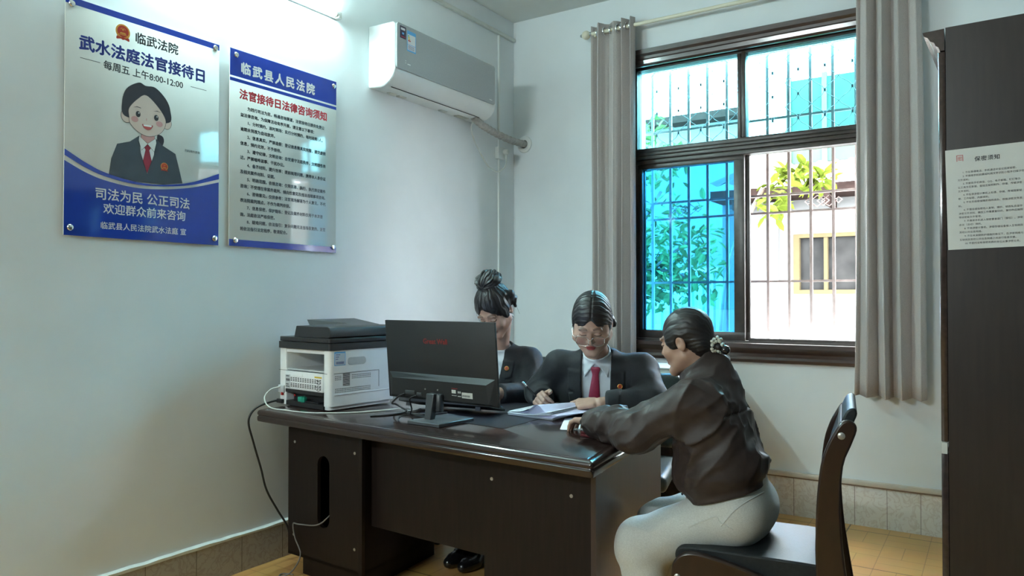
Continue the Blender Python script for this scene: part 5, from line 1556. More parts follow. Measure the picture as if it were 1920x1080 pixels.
def head_tint(q, lip=(0.80, 0.42, 0.40), blush=0.0, brow=0.25):
    n = len(q); c = np.ones((n, 3), F32)
    ax = np.abs(q[:, 0]); y, z = q[:, 1], q[:, 2]
    front = y < -.055
    def mixin(mask, col):
        m = np.clip(mask, 0, 1)[:, None]
        c[:] = c * (1 - m) + np.asarray(col, F32) * m
    if blush: mixin(blush * np.exp(-(((ax - .040) / .018) ** 2 + ((z + .030) / .018) ** 2)) * front, (1.0, .55, .55))
    lipm = np.maximum(1 - (np.sqrt((ax / .0235) ** 2 + ((z + .0605) / .0125) ** 2)), 0) * 5 * (y < -.080)
    mixin(lipm, lip)
    bz = .0345 + .004 * np.sin(np.clip((ax - .012) / .036, 0, 1) * 3.14) - np.clip(ax - .038, 0, 1) * .35
    bm = (1 - np.abs(z - bz) / .0052) * 3 * (ax > .012) * (ax < .050) * front
    mixin(np.clip(bm, 0, 1) * (1 - brow) , (.13, .10, .10))
    lm = (1 - np.abs(z - (.0035 + 9 * (ax - .031) ** 2)) / .0030) * 2.5 * (np.abs(ax - .031) < .0155) * (y < -.060)
    mixin(lm * .9, (.07, .05, .05))
    cr = (1 - np.abs(z - (.0165 - 9 * (ax - .031) ** 2)) / .0020) * 2 * (np.abs(ax - .031) < .014) * (y < -.060)
    mixin(cr * .45, (.35, .25, .22))
    ns = np.clip(1 - np.sqrt(((ax - .0065) / .004) ** 2 + ((z + .0345) / .003) ** 2), 0, 1) * 3 * (y < -.090)
    mixin(ns * .8, (.15, .08, .07))
    return c


def hand_prims(W, Yd, Nd, thumb, curls, s=1.0, spread=0.06, thumb_curl=(0.2, 0.3, 0.3), thumb_out=0.75, thumb_down=0.25):
    """W wrist, Yd towards the fingers, Nd out of the back of the hand, thumb +1/-1: side of Nd x Yd"""
    W = np.asarray(W, F32); Y = np.asarray(Yd, F32); Y = Y / np.linalg.norm(Y)
    N = np.asarray(Nd, F32); N = N - Y * (N @ Y); N /= np.linalg.norm(N)
    X = np.cross(Y, N) * thumb
    pr = []
    lens = [(.040, .025, .020), (.044, .028, .021), (.041, .026, .020), (.032, .020, .017)]
    for i in range(4):
        off = (.0285 - .0190 * i) * s
        kb = W + X * off * .55 + Y * .018 * s
        kn = W + X * off + Y * (.088 - .003 * abs(i - 1) - .005 * (i == 3)) * s
        pr.append((kb, kn, .0145 * s, .0112 * s))
        d0 = Y + X * spread * (1.3 - i) ; d0 = d0 / np.linalg.norm(d0)
        ang = 0.0; p = kn; rr = (.0098, .0090, .0082, .0068)
        for j in range(3):
            ang += curls[i][j]
            dv = d0 * math.cos(ang) - N * math.sin(ang)
            e = p + dv * lens[i][j] * s
            pr.append((p, e, rr[j] * s, rr[j + 1] * s)); p = e
    p = W + X * .024 * s + Y * .016 * s - N * .004 * s
    dv = Y * .65 + X * thumb_out - N * thumb_down; dv /= np.linalg.norm(dv)
    ang = 0.0
    ax = Y * 0.9 - X * 0.35 - N * 0.2; ax = ax - dv * (ax @ dv); ax /= np.linalg.norm(ax)
    for j, L in enumerate((.042, .032, .026)):
        ang += thumb_curl[j]
        d2 = dv * math.cos(ang) + ax * math.sin(ang)
        e = p + d2 * L * s
        r0, r1 = ((.0150, .0118), (.0112, .0098), (.0098, .0078))[j]
        pr.append((p, e, r0 * s, r1 * s)); p = e
    return pr


def hand_sdf(p, pr, W):
    W = np.asarray(W, F32)
    d = None
    for k, (a, b, ra, rb) in enumerate(pr):
        e = d_cone(p, a, b, ra, rb)
        kk = .010 if (k % 4 == 0 and k < 16) or k == 16 else .0035
        d = e if d is None else smin(d, e, kk)
    return d


def table_fn(ts, vs):
    """smooth interpolation through samples"""
    P = spline([(t, v, 0) for t, v in zip(ts, vs)], 10)
    X = np.array([p.x for p in P], F32); Y = np.array([p.y for p in P], F32)
    return lambda t: np.interp(t, X, Y).astype(F32)


class Torso:
    """trunk with elliptical sections along an axis; ts in metres from a (pelvis) towards b (neck)"""
    def __init__(s, a, b, fwd, ts, wid, dep, off):
        s.a = np.asarray(a, F32); ab = np.asarray(b, F32) - s.a; s.L = float(np.linalg.norm(ab)); s.U = ab / s.L
        f = np.asarray(fwd, F32); f = f - s.U * (f @ s.U); s.F = f / np.linalg.norm(f)
        s.S = np.cross(s.U, s.F)                     # her left
        s.w, s.d, s.o = table_fn(ts, wid), table_fn(ts, dep), table_fn(ts, off)
        s.t0, s.t1 = ts[0], ts[-1]

    def coords(s, p):
        q = p - s.a
        return q @ s.S, q @ s.F, q @ s.U

    def at(s, x, f, t):
        return s.a + s.S * x + s.F * f + s.U * t

    def sdf(s, p, grow=0.0):
        x, f, t = s.coords(p)
        tc = np.clip(t, s.t0, s.t1)
        w, d = s.w(tc) + grow, s.d(tc) + grow
        y = f - s.o(tc)
        q = (np.abs(x / w) ** 2.3 + np.abs(y / d) ** 2.3) ** (1 / 2.3)
        e = (q - 1) * np.minimum(w, d) * 0.95
        return smax(e, np.maximum(t - s.t1 - grow, s.t0 - grow - t), 0.03)

# ------------------------------------------------------------------ two women in black suits behind the desk
def suit_person(name, label, neck_a, neck_b, fwd, head, shoulders, arms, hands, hairfn, lip, full, blush, open_w, seed, glasses=False, size=1.0, wide=1.0, badge=(.1, .43)):
    T = Torso(neck_a, neck_b, fwd, [0.0, .10, .22, .34, .44, .50, .545, .575],
              [k * wide for k in (.165, .158, .150, .168, .172, .135, .085, .058)], [.112, .110, .108, .118, .105, .085, .066, .056], [0.01, .012, .014, .012, .0, -.008, -.006, 0.0])
    M = head_frame(*head); HL = to_local(M); HS = head[4] if len(head) > 4 else 0.93
    nb = T.at(0, 0.0, T.L - .015)
    nk = np.array(M @ Vector((0, .016, -.070)), F32)
    hc = np.array(M @ Vector((0, 0, .01)), F32)
    HP = [hand_prims(**h) for h in hands]

    def arm_pts(k): return [np.asarray(q, F32) for q in arms[k]]

    def body(p):
        d = T.sdf(p, -.012)
        d = smin(d, d_cone(p, nb, nk, .056, .049), .03)
        for k in range(2):
            A = arm_pts(k); d = smin(d, d_chain(p, A, (.052, .043, .030), .02), .03)
            d = near(p, d, HP[k][1][1], .17, lambda q, k=k: hand_sdf(q, HP[k], A[2]), .010)
        return near(p, d, hc, .16, lambda q: head_sdf(HL(q), full) * HS, .018)

    def tint(v):
        c = np.ones((len(v), 3), F32); q = HL(v)
        m = np.sqrt((q ** 2).sum(1)) < .16
        c[m] = head_tint(q[m], lip, blush); return c
    allp = np.array([hc] + [np.asarray(q) for a in arms for q in a] + [e for H in HP for (_, e, _, _) in H] + [T.a, T.at(.2, .1, .3), T.at(-.2, -.15, .3)])
    lo, hi = allp.min(0) - .14, allp.max(0) + .14
    per = solid(name, body, lo, hi, .0032, MATS['skin'], None, tint)
    tag(per, label, 'person')

    # shirt: trunk and collar
    col_dir = nk - nb; col_dir /= np.linalg.norm(col_dir)
    def collar(p):
        q = p - nb; t = q @ col_dir
        rr = np.sqrt(((q - t[:, None] * col_dir) ** 2).sum(1))
        d = np.abs(rr - (.0615 + .05 * np.clip(.012 - t, 0, 1))) - .0035
        return smax(d, np.maximum(t - .040, -.02 - t), .004)
    lv = []
    for s in (-1, 1):
        lv.append((T.at(s * .012, .066, T.L - .020), T.at(s * .058, .020, T.L + .002), T.at(s * .052, .085, T.L - .070)))
    def leaf(p):
        d = None
        for A, B, C in lv:
            n = np.cross(B - A, C - A); n /= np.linalg.norm(n)
            e = np.abs((p - A) @ n) - .0028
            cen = (A + B + C) / 3
            for a, b in ((A, B), (B, C), (C, A)):
                ed = np.cross(b - a, n); ed /= np.linalg.norm(ed)
                if (cen - a) @ ed > 0: ed = -ed
                e = smax(e, (p - a) @ ed - .006, .004)
            d = e if d is None else np.minimum(d, e)
        return d
    def shirt(p):
        d = T.sdf(p, .006) + .0025 * (folds(p, 22, seed, T.U, 3) - .5)
        d = smin(d, collar(p), .006)
        d = smin(d, leaf(p), .003)
        ln = np.sqrt(((p - nb - col_dir * np.clip((p - nb) @ col_dir, -.02, .2)[:, None]) ** 2).sum(1)) - .055
        return smax(d, -np.where((p - nb) @ col_dir > .004, ln, 1), .003)
    solid('shirt', shirt, T.at(0, 0, .3) - .30, T.at(0, 0, .35) + .30, .0042, MATS['shirt_white'], per)

    # jacket
    ow = table_fn([0.0, .15, .30, .42, .50, .60], open_w)
    def jacket(p):
        d = T.sdf(p, .016)
        for k in range(2):
            A = arm_pts(k)
            d = smin(d, d_cone(p, T.at((-.055, .055)[k] * wide, -.012, .525), A[0] + V3(0, 0, .004), .050, .064 * size), .04)
            cuff = A[1] + (A[2] - A[1]) * .86
            e = d_chain(p, [A[0], A[1], cuff], (.067 * size, .060 * size, .047), .03)
            ax = (A[2] - A[1]) / np.linalg.norm(A[2] - A[1])
            e = smax(e, (p - cuff) @ ax - .012, .006)
            e = e - .010 * (folds(p, 13, seed + k, A[1] - A[0], 1.5) - .55) * np.clip(1.4 - np.abs((p - A[1]) @ ax) / .12, 0.25, 1)
            d = smin(d, e, .035)
        x, f, t = T.coords(p)
        w = ow(np.clip(t, 0, .6)); axx = np.abs(x)
        front = np.clip((f - .01) / .02, 0, 1)
        # lapel: raised leaf beside the opening with a notch
        lw = np.clip((t - .10) / .33, 0, 1) * .062 + .004
        edge = w + lw - .030 * np.clip(1 - np.abs(t - .435) / .010, 0, 1)
        lap = np.clip((edge - axx) / .004, 0, 1) * np.clip((t - .06) / .01, 0, 1) * np.clip((.53 - t) / .01, 0, 1) * front
        d = d - .0065 * lap
        d = d - .006 * (folds(p, 9, seed + 5, T.U, 2.2) - .5)
        cut = np.where(f > -.005, axx - w, .08)
        d = smax(d, -cut, .004)
        ring = np.sqrt(((p - nb - col_dir * ((p - nb) @ col_dir)[:, None]) ** 2).sum(1)) - .067
        d = smax(d, -np.where(t > T.L - .075, ring, 1.0), .006)
        return smax(d, .055 - t, .01)
    solid('jacket', jacket, lo - .05, hi + .05, .0045, MATS['suit_black'], per)

    # tie, laid on the shirt
    rows = []
    sh = lambda p: shirt(p)
    for (t, hw, xo) in ((T.L - .028, .021, 0), (T.L - .046, .024, 0), (T.L - .064, .0150, -.001), (T.L - .075, .0175, -.002), (T.L - .14, .026, -.006), (T.L - .22, .035, -.012), (T.L - .30, .043, -.018), (T.L - .38, .048, -.024), (T.L - .44, .050, -.028)):
        rows.append([T.at(xo + hw * u, .35, t) for u in (-1, -.5, 0, .5, 1)])
    org = np.array([q for r in rows for q in r], F32)
    hit = march(sh, org, np.repeat((-T.F)[None], len(org), 0))
    out = np.array([.010, .012, .013, .012, .010] * len(rows), F32); 
    for r in range(len(rows)):
        k = 1.45 if r < 2 else (1.0 if r < 4 else .75); out[r * 5:r * 5 + 5] *= k
    hit = hit + T.F * out[:, None]
    b = MB().add([tuple(q) for q in hit], [(r * 5 + c, r * 5 + c + 1, r * 5 + 6 + c, r * 5 + 5 + c) for r in range(len(rows) - 1) for c in range(4)])
    tie = b.build('necktie', MATS['tie_red'], per, angle=180)
    sm = tie.modifiers.new('thickness', 'SOLIDIFY'); sm.thickness = .008; sm.offset = -1
    sb = tie.modifiers.new('smooth', 'SUBSURF'); sb.levels = 1; sb.render_levels = 1

    # round lapel badge on her left side
    o_ = T.at(badge[0], .35, badge[1])[None]
    hb = march(lambda p: T.sdf(p, .0235), o_, (-T.F)[None])[0]
    e_ = np.array([[.004, 0, 0], [0, .004, 0], [0, 0, .004]], F32)
    nrm = np.array([(T.sdf((hb + e)[None]) - T.sdf((hb - e)[None]))[0] for e in e_]); nrm /= np.linalg.norm(nrm)
    q = Vector((0, 0, 1)).rotation_difference(Vector(nrm))
    MM = Matrix.Translation(Vector(hb) + Vector(nrm) * .0025) @ q.to_matrix().to_4x4()
    bg = MB().lathe([(.0120, -.002), (.0122, .002), (.0095, .0032), (.0085, .0026)], seg=20).xf(MM).build('lapel_badge', MATS['badge_gold'], per)
    MB().lathe([(.0080, .0025), (.0070, .0040), (.0008, .0044)], seg=16).xf(MM).build('badge_disc', MATS['badge_red'], bg)

    # hair
    hairfn(per, M, HL, HS)
    if glasses:
        g = MB(); lens = MB()
        for s in (-1, 1):
            rr = round_rect(-.0265, .0265, -.0225, .0215, .014, 5)
            ring = [(s * .0335 + x, -.1125 + abs(s * .0335 + x) ** 2 * 3.2 + .0 * z, z - .003) for x, z in rr]
            ring = [(x, y - .010 * 0 + (z) * .10, z - .008) for x, y, z in ring]
            g.tube(ring, .0013, seg=6, closed=True)
            n = len(ring); c = (s * .0335, sum(q[1] for q in ring) / n, -.011)
            lens.add([c] + ring, [(0, i + 1, (i + 1) % n + 1) for i in range(n)])
            g.tube([(s * .060, -.1005, -.002), (s * .069 + s * full * .4, -.085, .002), (s * .076 + s * full * .4, -.045, .006), (s * .077 + s * full * .4, -.015, .006)], .0012, seg=6)
            g.tube([(s * .0075, -.112, -.012), (s * .010, -.104, -.016)], .001, seg=5)
        g.tube(spline([(-.0075, -.1125, -.004), (0, -.1165, -.001), (.0075, -.1125, -.004)], 4), .0012, seg=6)
        go = g.xf(M).build('glasses', MATS['metal_rim'], per)
        lens.xf(M).build('lens', MATS['clear_glass'], go, smooth=False)
    return per, T, M


def trousers(per, hips, knees, ankles, r, m, seed, h=.006, name='trousers', shoes=True, shoe_m='shoe_black', fw=(0, -1, 0), amp=.010, waist=None):
    hips = [np.asarray(q, F32) for q in hips]; knees = [np.asarray(q, F32) for q in knees]; ankles = [np.asarray(q, F32) for q in ankles]
    hc = (hips[0] + hips[1]) / 2
    def f(p):
        d = d_cone(p, hips[0], hips[1], r[0], r[0])
        if waist is not None: d = smin(d, d_cone(p, hc, np.asarray(waist, F32), r[0] * 1.05, r[0] * 1.12), .04)
        for k in range(2):
            e = d_chain(p, [hips[k], knees[k], ankles[k]], (r[0] * .93, r[1], r[2]), .03)
            e = e - amp * (folds(p, 11, seed + k, knees[k] - hips[k], 1.6) - .5) * np.clip(1.3 - np.abs(np.sqrt(((p - knees[k]) ** 2).sum(1)) - .05) / .13, .15, 1)
            e = smax(e, ankles[k][2] - .01 - p[:, 2], .01)
            d = smin(d, e, .035)
        return d
    P = np.array(hips + knees + ankles)
    o = solid(name, f, P.min(0) - .14, P.max(0) + .14, h, m, per)
    if shoes:
        fw = np.asarray(fw, F32); fw /= np.linalg.norm(fw)
        for k in range(2):
            a = ankles[k]; g = V3(a[0], a[1], 0)
            sd = V3(-fw[1], fw[0], 0)
            def s(p):
                d = d_cone(p, g + fw * -.035 + V3(0, 0, .040), g + fw * .10 + V3(0, 0, .030), .040, .034)
                d = smin(d, d_cone(p, g + fw * .06 + sd * .012 + V3(0, 0, .030), g + fw * .135 + V3(0, 0, .028), .034, .026), .02)
                d = smin(d, d_cone(p, a + V3(0, 0, -.02), g + fw * .03 + V3(0, 0, .05), .042, .034), .02)
                d = smax(d, .006 - p[:, 2], .004)
                return smax(d, p[:, 2] - .105, .006)
            so_ = solid('shoe', s, g + V3(-.22, -.22, -.01), g + V3(.22, .22, .14), .005, MATS[shoe_m], per)
    return o, f


def strand(w, f, seed, p, amp):
    n = vnoise(p, 38, seed)
    return amp * (np.sin(w * f + 5 * n) * .6 + np.sin(w * f * 2.3 + 9 * n) * .4)


def hair_tied_low(per, M, HL, HS):
    def f(p):
        q = HL(p)
        d = d_ell(q, (0, .016, .044), (.0835, .102, .0945))
        d = smin(d, d_ell(np.stack([np.abs(q[:, 0]), q[:, 1], q[:, 2]], 1), (.070, .010, .0), (.016, .040, .045)), .02)
        d = d - strand(np.arctan2(q[:, 2] + .02, -q[:, 1] + .02), 42, 3, q, .0016)
        d = d + .0028 * np.exp(-((q[:, 0] - .004) / .0030) ** 2) * (q[:, 2] > .02)
        face = smin(d_ell(q, (0, -.112, -.040), (.064, .080, .088)), d_cone(q, (0, -.108, .022), (.004, -.088, .088), .050, .008), .02)
        d = smax(d, -smin(face, d_ell(q, (0, -.095, -.07), (.080, .066, .080)), .03), .006)
        a = q.copy(); a[:, 0] = np.abs(a[:, 0])
        d = smax(d, -d_ell(a, (.085, .004, -.020), (.022, .018, .026)), .006)
        d = smax(d, -(q[:, 2] + .055 - .35 * (q[:, 1] * -1 + .0)), .01)
        tail = d_chain(q, [V3(.02, .10, -.030), V3(.055, .110, -.045), V3(.085, .095, -.070)], (.026, .026, .016), .01) - strand(q[:, 2] * 30, 5, 4, q, .002)
        return smin(d, tail, .012) * HS
    c = np.array(M.translation, F32)
    solid('hair', f, c - .18, c + .18, .0030, MATS['hair_black'], per)


def hair_top_bun(per, M, HL, HS):
    rg = np.random.RandomState(4)
    curls = [(V3(*rg.uniform(-1, 1, 3)),) for _ in range(4)]
    def f(p):
        q = HL(p)
        d = d_ell(q, (0, .014, .046), (.0850, .103, .0980))
        a = q.copy(); a[:, 0] = np.abs(a[:, 0])
        d = smin(d, d_ell(a, (.068, -.010, .015), (.020, .035, .050)), .02)
        d = d - strand(np.arctan2(q[:, 0], q[:, 1] - .05), 26, 8, q, .0022) - .005 * (vnoise(q, 26, 5) - .5)
        face = smin(d_ell(q, (0, -.114, -.030), (.066, .080, .090)), d_cone(q, (-.004, -.108, .030), (-.022, -.090, .090), .048, .010), .02)
        d = smax(d, -smin(face, d_ell(q, (0, -.095, -.07), (.078, .070, .095)), .03), .010)
        d = smax(d, -d_ell(a, (.088, .006, -.020), (.022, .016, .030)), .006)
        d = smax(d, -(q[:, 2] + .050 - .35 * (q[:, 1] * -1)), .01)
        bun = d_ell(q, (.004, .050, .150), (.066, .060, .042)) - strand(np.arctan2(q[:, 2] - .15, q[:, 0]), 9, 2, q, .006) - .012 * (vnoise(q, 40, 9) - .5)
        d = smin(d, bun, .016)
        d = smin(d, d_chain(q, [V3(.068, .030, .075), V3(.082, .050, .055), V3(.080, .062, .010), V3(.074, .060, -.030)], (.020, .021, .019, .009), .014) - .012 * (vnoise(q, 60, 3) - .5), .016)
        return d * HS
    c = np.array(M.translation, F32)
    ho = solid('hair', f, c - .22, c + .22, .0032, MATS['hair_black'], per)
    b = MB()
    for pts in ([(.074, .055, .02), (.080, .06, -.03), (.079, .056, -.08)], [(-.074, -.045, .05), (-.080, -.052, .01), (-.078, -.056, -.03)]):
        b.tube(spline(pts, 5), .0006, seg=5)
    b.xf(M).build('loose_strand', MATS['hair_black'], ho)
    e = MB().lathe([(.004, -.001), (.0045, .001), (.001, .002)], c=(.086, -.006, -.036), axis='x', seg=10).tube([(.087, -.006, -.038), (.087, -.007, -.050)], .0012, seg=5).xf(M)
    e.build('earring', MATS['silver'], per)


CURLF = [(.9, .9, .6)] * 4
REST = [(.35, .35, .2), (.4, .4, .25), (.45, .45, .25), (.5, .5, .3)]

# woman at the desk centre, in glasses, writing
w2, T2, M2 = suit_person('person', 'person in black suit and glasses writing with a pen, her red tie in full view',
    (1.335, -1.235, .470), (1.392, -1.425, 1.010), (.30, -.954, 0), ((1.432, -1.560, 1.158), 21, 36, 2, 1.05), None,
    [[(1.205, -1.450, .942), (1.085, -1.440, .815), (1.195, -1.600, .806)], [(1.578, -1.345, .935), (1.680, -1.455, .818), (1.500, -1.615, .806)]],
    [dict(W=(1.200, -1.607, .812), Yd=(.25, -.80, .10), Nd=(-.75, -.30, .65), thumb=-1, curls=[(.75, .95, .5), (.9, 1.0, .6), (1.0, 1.1, .6), (1.1, 1.1, .6)], thumb_curl=(.15, .5, .3), s=.98),
     dict(W=(1.490, -1.625, .812), Yd=(-.93, -.32, -.10), Nd=(.05, -.45, .90), thumb=1, curls=[(.35, .35, .2), (.85, .9, .5), (.95, 1.0, .6), (1.0, 1.05, .6)], thumb_curl=(.1, .3, .2), s=.98)],
    hair_tied_low, (.62, .10, .12), .014, .45, [.060, .060, .062, .066, .068, .070], 21, glasses=True, size=1.10, wide=1.16, badge=(.112, .462))
trousers(w2, [(1.25, -1.23, .54), (1.43, -1.20, .54)], [(1.22, -1.62, .53), (1.52, -1.56, .53)], [(1.20, -1.60, .10), (1.54, -1.50, .10)], (.10, .075, .058), MATS['trouser_black'], 31, fw=(.1, -1, 0))
pen = thing('pen', 'black ballpoint pen with clear end held by the person in glasses', 'pen', (1.196, -1.668, .828))
Mp = Vector((0, 0, 1)).rotation_difference(Vector((-.42, -.30, .55))).to_matrix().to_4x4()
MB().lathe([(.0012, -.050), (.0045, -.036), (.0048, .050), (.0048, .058)], seg=12).xf(Mp).build('barrel', MATS['ball_black'], pen)
MB().lathe([(.0050, .058), (.0050, .082), (.0035, .086)], seg=12).xf(Mp).build('cap_end', MATS['silver'], pen)

# woman at the left, half hidden by the monitor, looking down
w1, T1, M1 = suit_person('person', 'person in black suit with high bun looking down behind the monitor',
    (.715, -1.175, .470), (.752, -1.318, 1.010), (.16, -.987, 0), ((.822, -1.440, 1.212), 2, 42, -3, 1.03), None,
    [[(.590, -1.335, .945), (.520, -1.460, .800), (.650, -1.640, .806)], [(.918, -1.272, .945), (.972, -1.375, .785), (.920, -1.565, .806)]],
    [dict(W=(.655, -1.650, .806), Yd=(.30, -.95, -.05), Nd=(0, -.05, 1), thumb=-1, curls=REST, s=.93), dict(W=(.925, -1.570, .806), Yd=(-.30, -.95, -.05), Nd=(0, -.05, 1), thumb=1, curls=REST, s=.93)],
    hair_top_bun, (.80, .40, .40), 0.0, .15, [.003, .006, .022, .048, .060, .066], 41, size=.95, wide=1.0, badge=(.088, .485))
trousers(w1, [(.63, -1.19, .555), (.81, -1.18, .555)], [(.70, -1.52, .53), (.90, -1.50, .53)], [(.795, -1.66, .10), (.885, -1.67, .10)], (.095, .070, .052), MATS['trouser_black'], 51, fw=(.02, -1, 0))

# ------------------------------------------------------------------ woman in the brown jacket, seen from her left side
PANT_SEAMS = ([(2.375, .652), (2.344, .645), (2.303, .629), (2.269, .603), (2.245, .573), (2.225, .546)], [(2.121, .528), (2.165, .552), (2.209, .573), (2.221, .561), (2.245, .548), (2.262, .539)])


def jacket_person():
    fwd = (-.985, -.17, 0)
    T = Torso((2.245, -2.045, .530), (2.112, -2.040, 1.035), fwd, [0.0, .08, .18, .28, .38, .44, .49, .52],
              [.165, .165, .168, .172, .165, .130, .085, .060], [.118, .120, .120, .108, .088, .074, .064, .056], [.030, .032, .030, .024, .012, .002, .0, 0.0])
    M = head_frame((2.050, -2.050, 1.116), -96, 14, 0, .885); HL = to_local(M); HS = .885
    nb = T.at(0, .0, T.L - .010); nk = np.array(M @ Vector((0, .018, -.065)), F32); hc = np.array(M @ Vector((0, 0, .01)), F32)
    AN = [V3(2.118, -2.190, .928), V3(1.940, -2.215, .820), V3(1.700, -2.100, .812)]
    AF = [V3(2.095, -1.880, .945), V3(2.150, -1.800, .720), V3(2.100, -1.950, .660)]
    HN = hand_prims((1.693, -2.094, .812), (-.78, .58, -.08), (.1, .05, 1), 1, [(.25, .55, .3), (.30, .55, .3), (.35, .6, .3), (.4, .6, .3)], s=.93, spread=.10, thumb_curl=(.05, .2, .2), thumb_down=.30)
    HF = hand_prims((2.098, -1.955, .657), (-.3, -.95, -.3), (-.1, .0, 1), -1, REST, s=.93)
    def body(p):
        d = smax(T.sdf(p, -.020), .13 - T.coords(p)[2], .03)
        d = smin(d, d_cone(p, nb, nk, .055, .048), .03)
        for A, H in ((AN, HN), (AF, HF)):
            d = smin(d, d_chain(p, A, (.050, .042, .028), .02), .03)
            d = near(p, d, H[1][1], .16, lambda q, H=H, A=A: hand_sdf(q, H, A[2]), .010)
        return near(p, d, hc, .16, lambda q: head_sdf(HL(q), .002) * HS, .018)
    def tint(v):
        c = np.ones((len(v), 3), F32); q = HL(v); m = np.sqrt((q ** 2).sum(1)) < .16
        c[m] = head_tint(q[m], (.75, .45, .42), .1); return c
    P = np.array([hc, AN[2], AF[2], T.a, T.at(0, -.15, .3)] + [e for H in (HN, HF) for _, e, _, _ in H])
    lo, hi = P.min(0) - .13, P.max(0) + .13
    lo[1] = min(lo[1], -2.40)
    per = solid('person', body, lo, hi, .0032, MATS['skin'], None, tint)
    tag(per, 'person in brown jacket and grey sweatpants seated side-on at the desk end', 'person')

    cd = nk - nb; cd /= np.linalg.norm(cd)
    def jacket(p):
        x, f, t = T.coords(p)
        d = T.sdf(p, .020)
        d = smin(d, d_cone(p, T.at(.10, .006, .415), T.at(-.10, .006, .415), .060, .060), .05)
        # loose blouson fullness above the hem band
        d = smin(d, d_ell(np.stack([x, f - .030, t - .170], 1), (0, 0, 0), (.165, .134, .058)), .05)
        d = d + .009 * np.exp(-((t - .110 + .06 * f) / .022) ** 2)
        for k, A in enumerate((AN, AF)):
            cuff = A[1] + (A[2] - A[1]) * .93
            e = d_chain(p, [A[0], A[1], cuff], (.073, .061, .042), .035)
            ax = (A[2] - A[1]) / np.linalg.norm(A[2] - A[1])
            e = smax(e, (p - cuff) @ ax - .010, .005)
            s_ = (p - A[1]) @ ax
            rip = np.sin(s_ * 95 + 4 * vnoise(p, 14, 3)) * np.clip(1 - np.abs(s_ - .13) / .10, 0, 1)
            e = e - .0060 * rip - .016 * (folds(p, 9, 60 + k, A[1] - A[0], 2.4) ** 2 - .4) - .006 * (folds(p, 19, 63 + k, A[1] - A[0] + T.U * .1, 3.0) ** 3 - .3)
            d = smin(d, e, .04)
        # diagonal drag folds from the shoulder blade and horizontal bunching at the waist
        d = d - .020 * (folds(p, 7.5, 71, T.at(.1, .2, .15) - T.at(0, -.1, .42), 3.2) ** 2 - .4) * np.clip((t - .10) / .08, 0, 1)
        d = d - .008 * (folds(p, 16, 77, T.at(.1, .25, .20) - T.at(0, -.1, .40), 4.0) ** 3 - .3) * np.clip((t - .12) / .08, 0, 1)
        d = d - .011 * (folds(p, 13, 73, T.F, 2.5) ** 2 - .4) * np.clip(1 - np.abs(t - .16) / .10, 0, 1)
        # yoke pleat at the back
        d = d + .005 * np.exp(-((t - .365 - .55 * (f + .10) + .25 * np.abs(x)) / .004) ** 2) * np.clip((-.03 - f) / .04, 0, 1)
        # stand collar
        q = p - nb; tt = q @ cd; rr = np.sqrt(((q - tt[:, None] * cd) ** 2).sum(1))
        col = smax(np.abs(rr - (.074 - .10 * np.clip(tt, -.03, .05))) - .007, np.maximum(tt - .045, -.03 - tt), .006)
        d = smin(d, col, .014)
        d = smax(d, -np.where(tt > -.005, rr - .060, 1.0), .005)
        return smax(d, (.093 - .06 * f) - t, .010)
    solid('jacket', jacket, lo - .06, hi + .08, .0042, MATS['jacket_brown'], per)
    # pale lining showing at the cuff
    ax = (AN[2] - AN[1]) / np.linalg.norm(AN[2] - AN[1]); c0 = AN[1] + (AN[2] - AN[1]) * .93 + ax * .010
    Mq = Matrix.Translation(Vector(c0)) @ Vector((0, 0, 1)).rotation_difference(Vector(ax)).to_matrix().to_4x4()
    MB().lathe([(.043, -.006), (.0425, .004), (.039, .005), (.036, .001), (.036, -.006)], seg=28).xf(Mq).build('cuff_lining', MATS['cuff_cream'], per)
    # ring on a finger
    a, b = HN[9][0], HN[9][1]; pr = HN[9]
    Mr = Matrix.Translation(Vector(a * .55 + b * .45)) @ Vector((0, 0, 1)).rotation_difference(Vector(b - a)).to_matrix().to_4x4()
    rg_ = [(.0098 * math.cos(k * math.pi / 9), .0098 * math.sin(k * math.pi / 9), 0) for k in range(18)]
    MB().tube(rg_, .0016, seg=6, closed=True).xf(Mr).build('ring', MATS['silver'], per)

    _, pf = trousers(per, [(2.232, -2.115, .562), (2.232, -1.965, .562)], [(1.942, -2.205, .432), (1.925, -1.975, .440)], [(2.00, -2.215, .10), (1.985, -1.960, .10)], (.104, .080, .062), MATS['sweat_grey'], 81, h=.0048, name='sweatpants', fw=(-1, -.1, 0), shoe_m='cuff_cream', amp=.014, waist=(2.205, -2.042, .655))
    for L_ in PANT_SEAMS:
        S_ = spline([(x, 0, z) for x, z in L_], 6)
        org = np.array([(q.x, -2.65, q.z) for q in S_], F32)
        hit = march(pf, org, np.repeat(V3(0, 1, 0)[None], len(org), 0))
        ok = [tuple(h) for h in hit if h[1] < -2.08]
        if len(ok) > 3: MB().tube(ok, .0026, seg=6).build('seam', MATS['sweat_grey'], per)
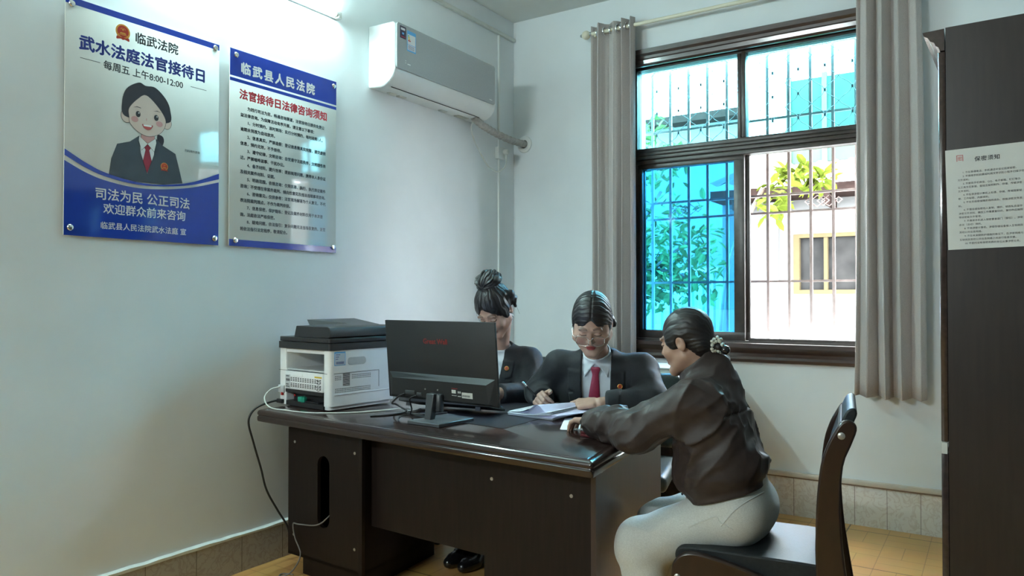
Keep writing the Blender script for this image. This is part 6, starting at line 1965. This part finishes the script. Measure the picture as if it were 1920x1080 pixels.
    MB().tube(spline([(2.105, -2.010, .630), (2.075, -2.010, .618), (2.045, -2.015, .596), (2.020, -2.020, .572)], 4), .004, seg=7).build('drawstring', MATS['drawstring'], per)

    def hair(p):
        q = HL(p)
        d = d_ell(q, (0, .018, .044), (.0835, .1020, .0945))
        a = q.copy(); a[:, 0] = np.abs(a[:, 0])
        d = smin(d, d_ell(q, (0, .070, -.025), (.062, .045, .055)), .03)
        d = smin(d, d_ell(a, (.066, -.020, .020), (.018, .036, .040)), .02)
        d = d - strand(np.arctan2(q[:, 2] + .03, a[:, 0] + .02), 34, 3, q, .0014)
        face = d_ell(q, (0, -.120, -.030), (.080, .072, .100))
        d = smax(d, -smin(face, d_ell(q, (0, -.085, -.075), (.090, .072, .075)), .03), .008)
        d = smax(d, -d_ell(a, (.088, .008, -.012), (.022, .020, .034)), .006)
        d = smax(d, -(q[:, 2] + .075), .01)
        d = smin(d, d_cone(q, (.0, .100, -.030), (0.0, .128, -.046), .022, .016), .012)
        return d * HS
    solid('hair', hair, hc - .19, hc + .19, .0030, MATS['hair_black'], per)
    c = M @ Vector((.006, .126, -.042))
    s = MB(); rg = random.Random(5)
    for k in range(26):
        a = k * 2.4; r = .020
        o = c + Vector((r * math.cos(a) * .7, r * math.cos(a) * .7 + rg.uniform(-.01, .01), r * math.sin(a) + rg.uniform(-.008, .012)))
        s.lathe([(.001, -.006), (.005, -.004), (.0068, 0), (.005, .004), (.001, .006)], c=o, seg=8)
    s.build('scrunchie', MATS['pearl_white'], per)
    c2 = c + Vector((.024, .010, -.012))
    MB().lathe([(.0165 * math.sin(R(t)) + .0002, -.0165 * math.cos(R(t))) for t in range(0, 181, 15)], c=c2, seg=20).build('hair_ball', MATS['ball_black'], per)
    MB().lathe([(.0035 * math.sin(R(t)) + .0002, -.0035 * math.cos(R(t))) for t in range(0, 181, 20)], c=c2 + Vector((-.014, -.006, .017)), seg=10).build('pearl', MATS['pearl_white'], per)
    return per


w3 = jacket_person()
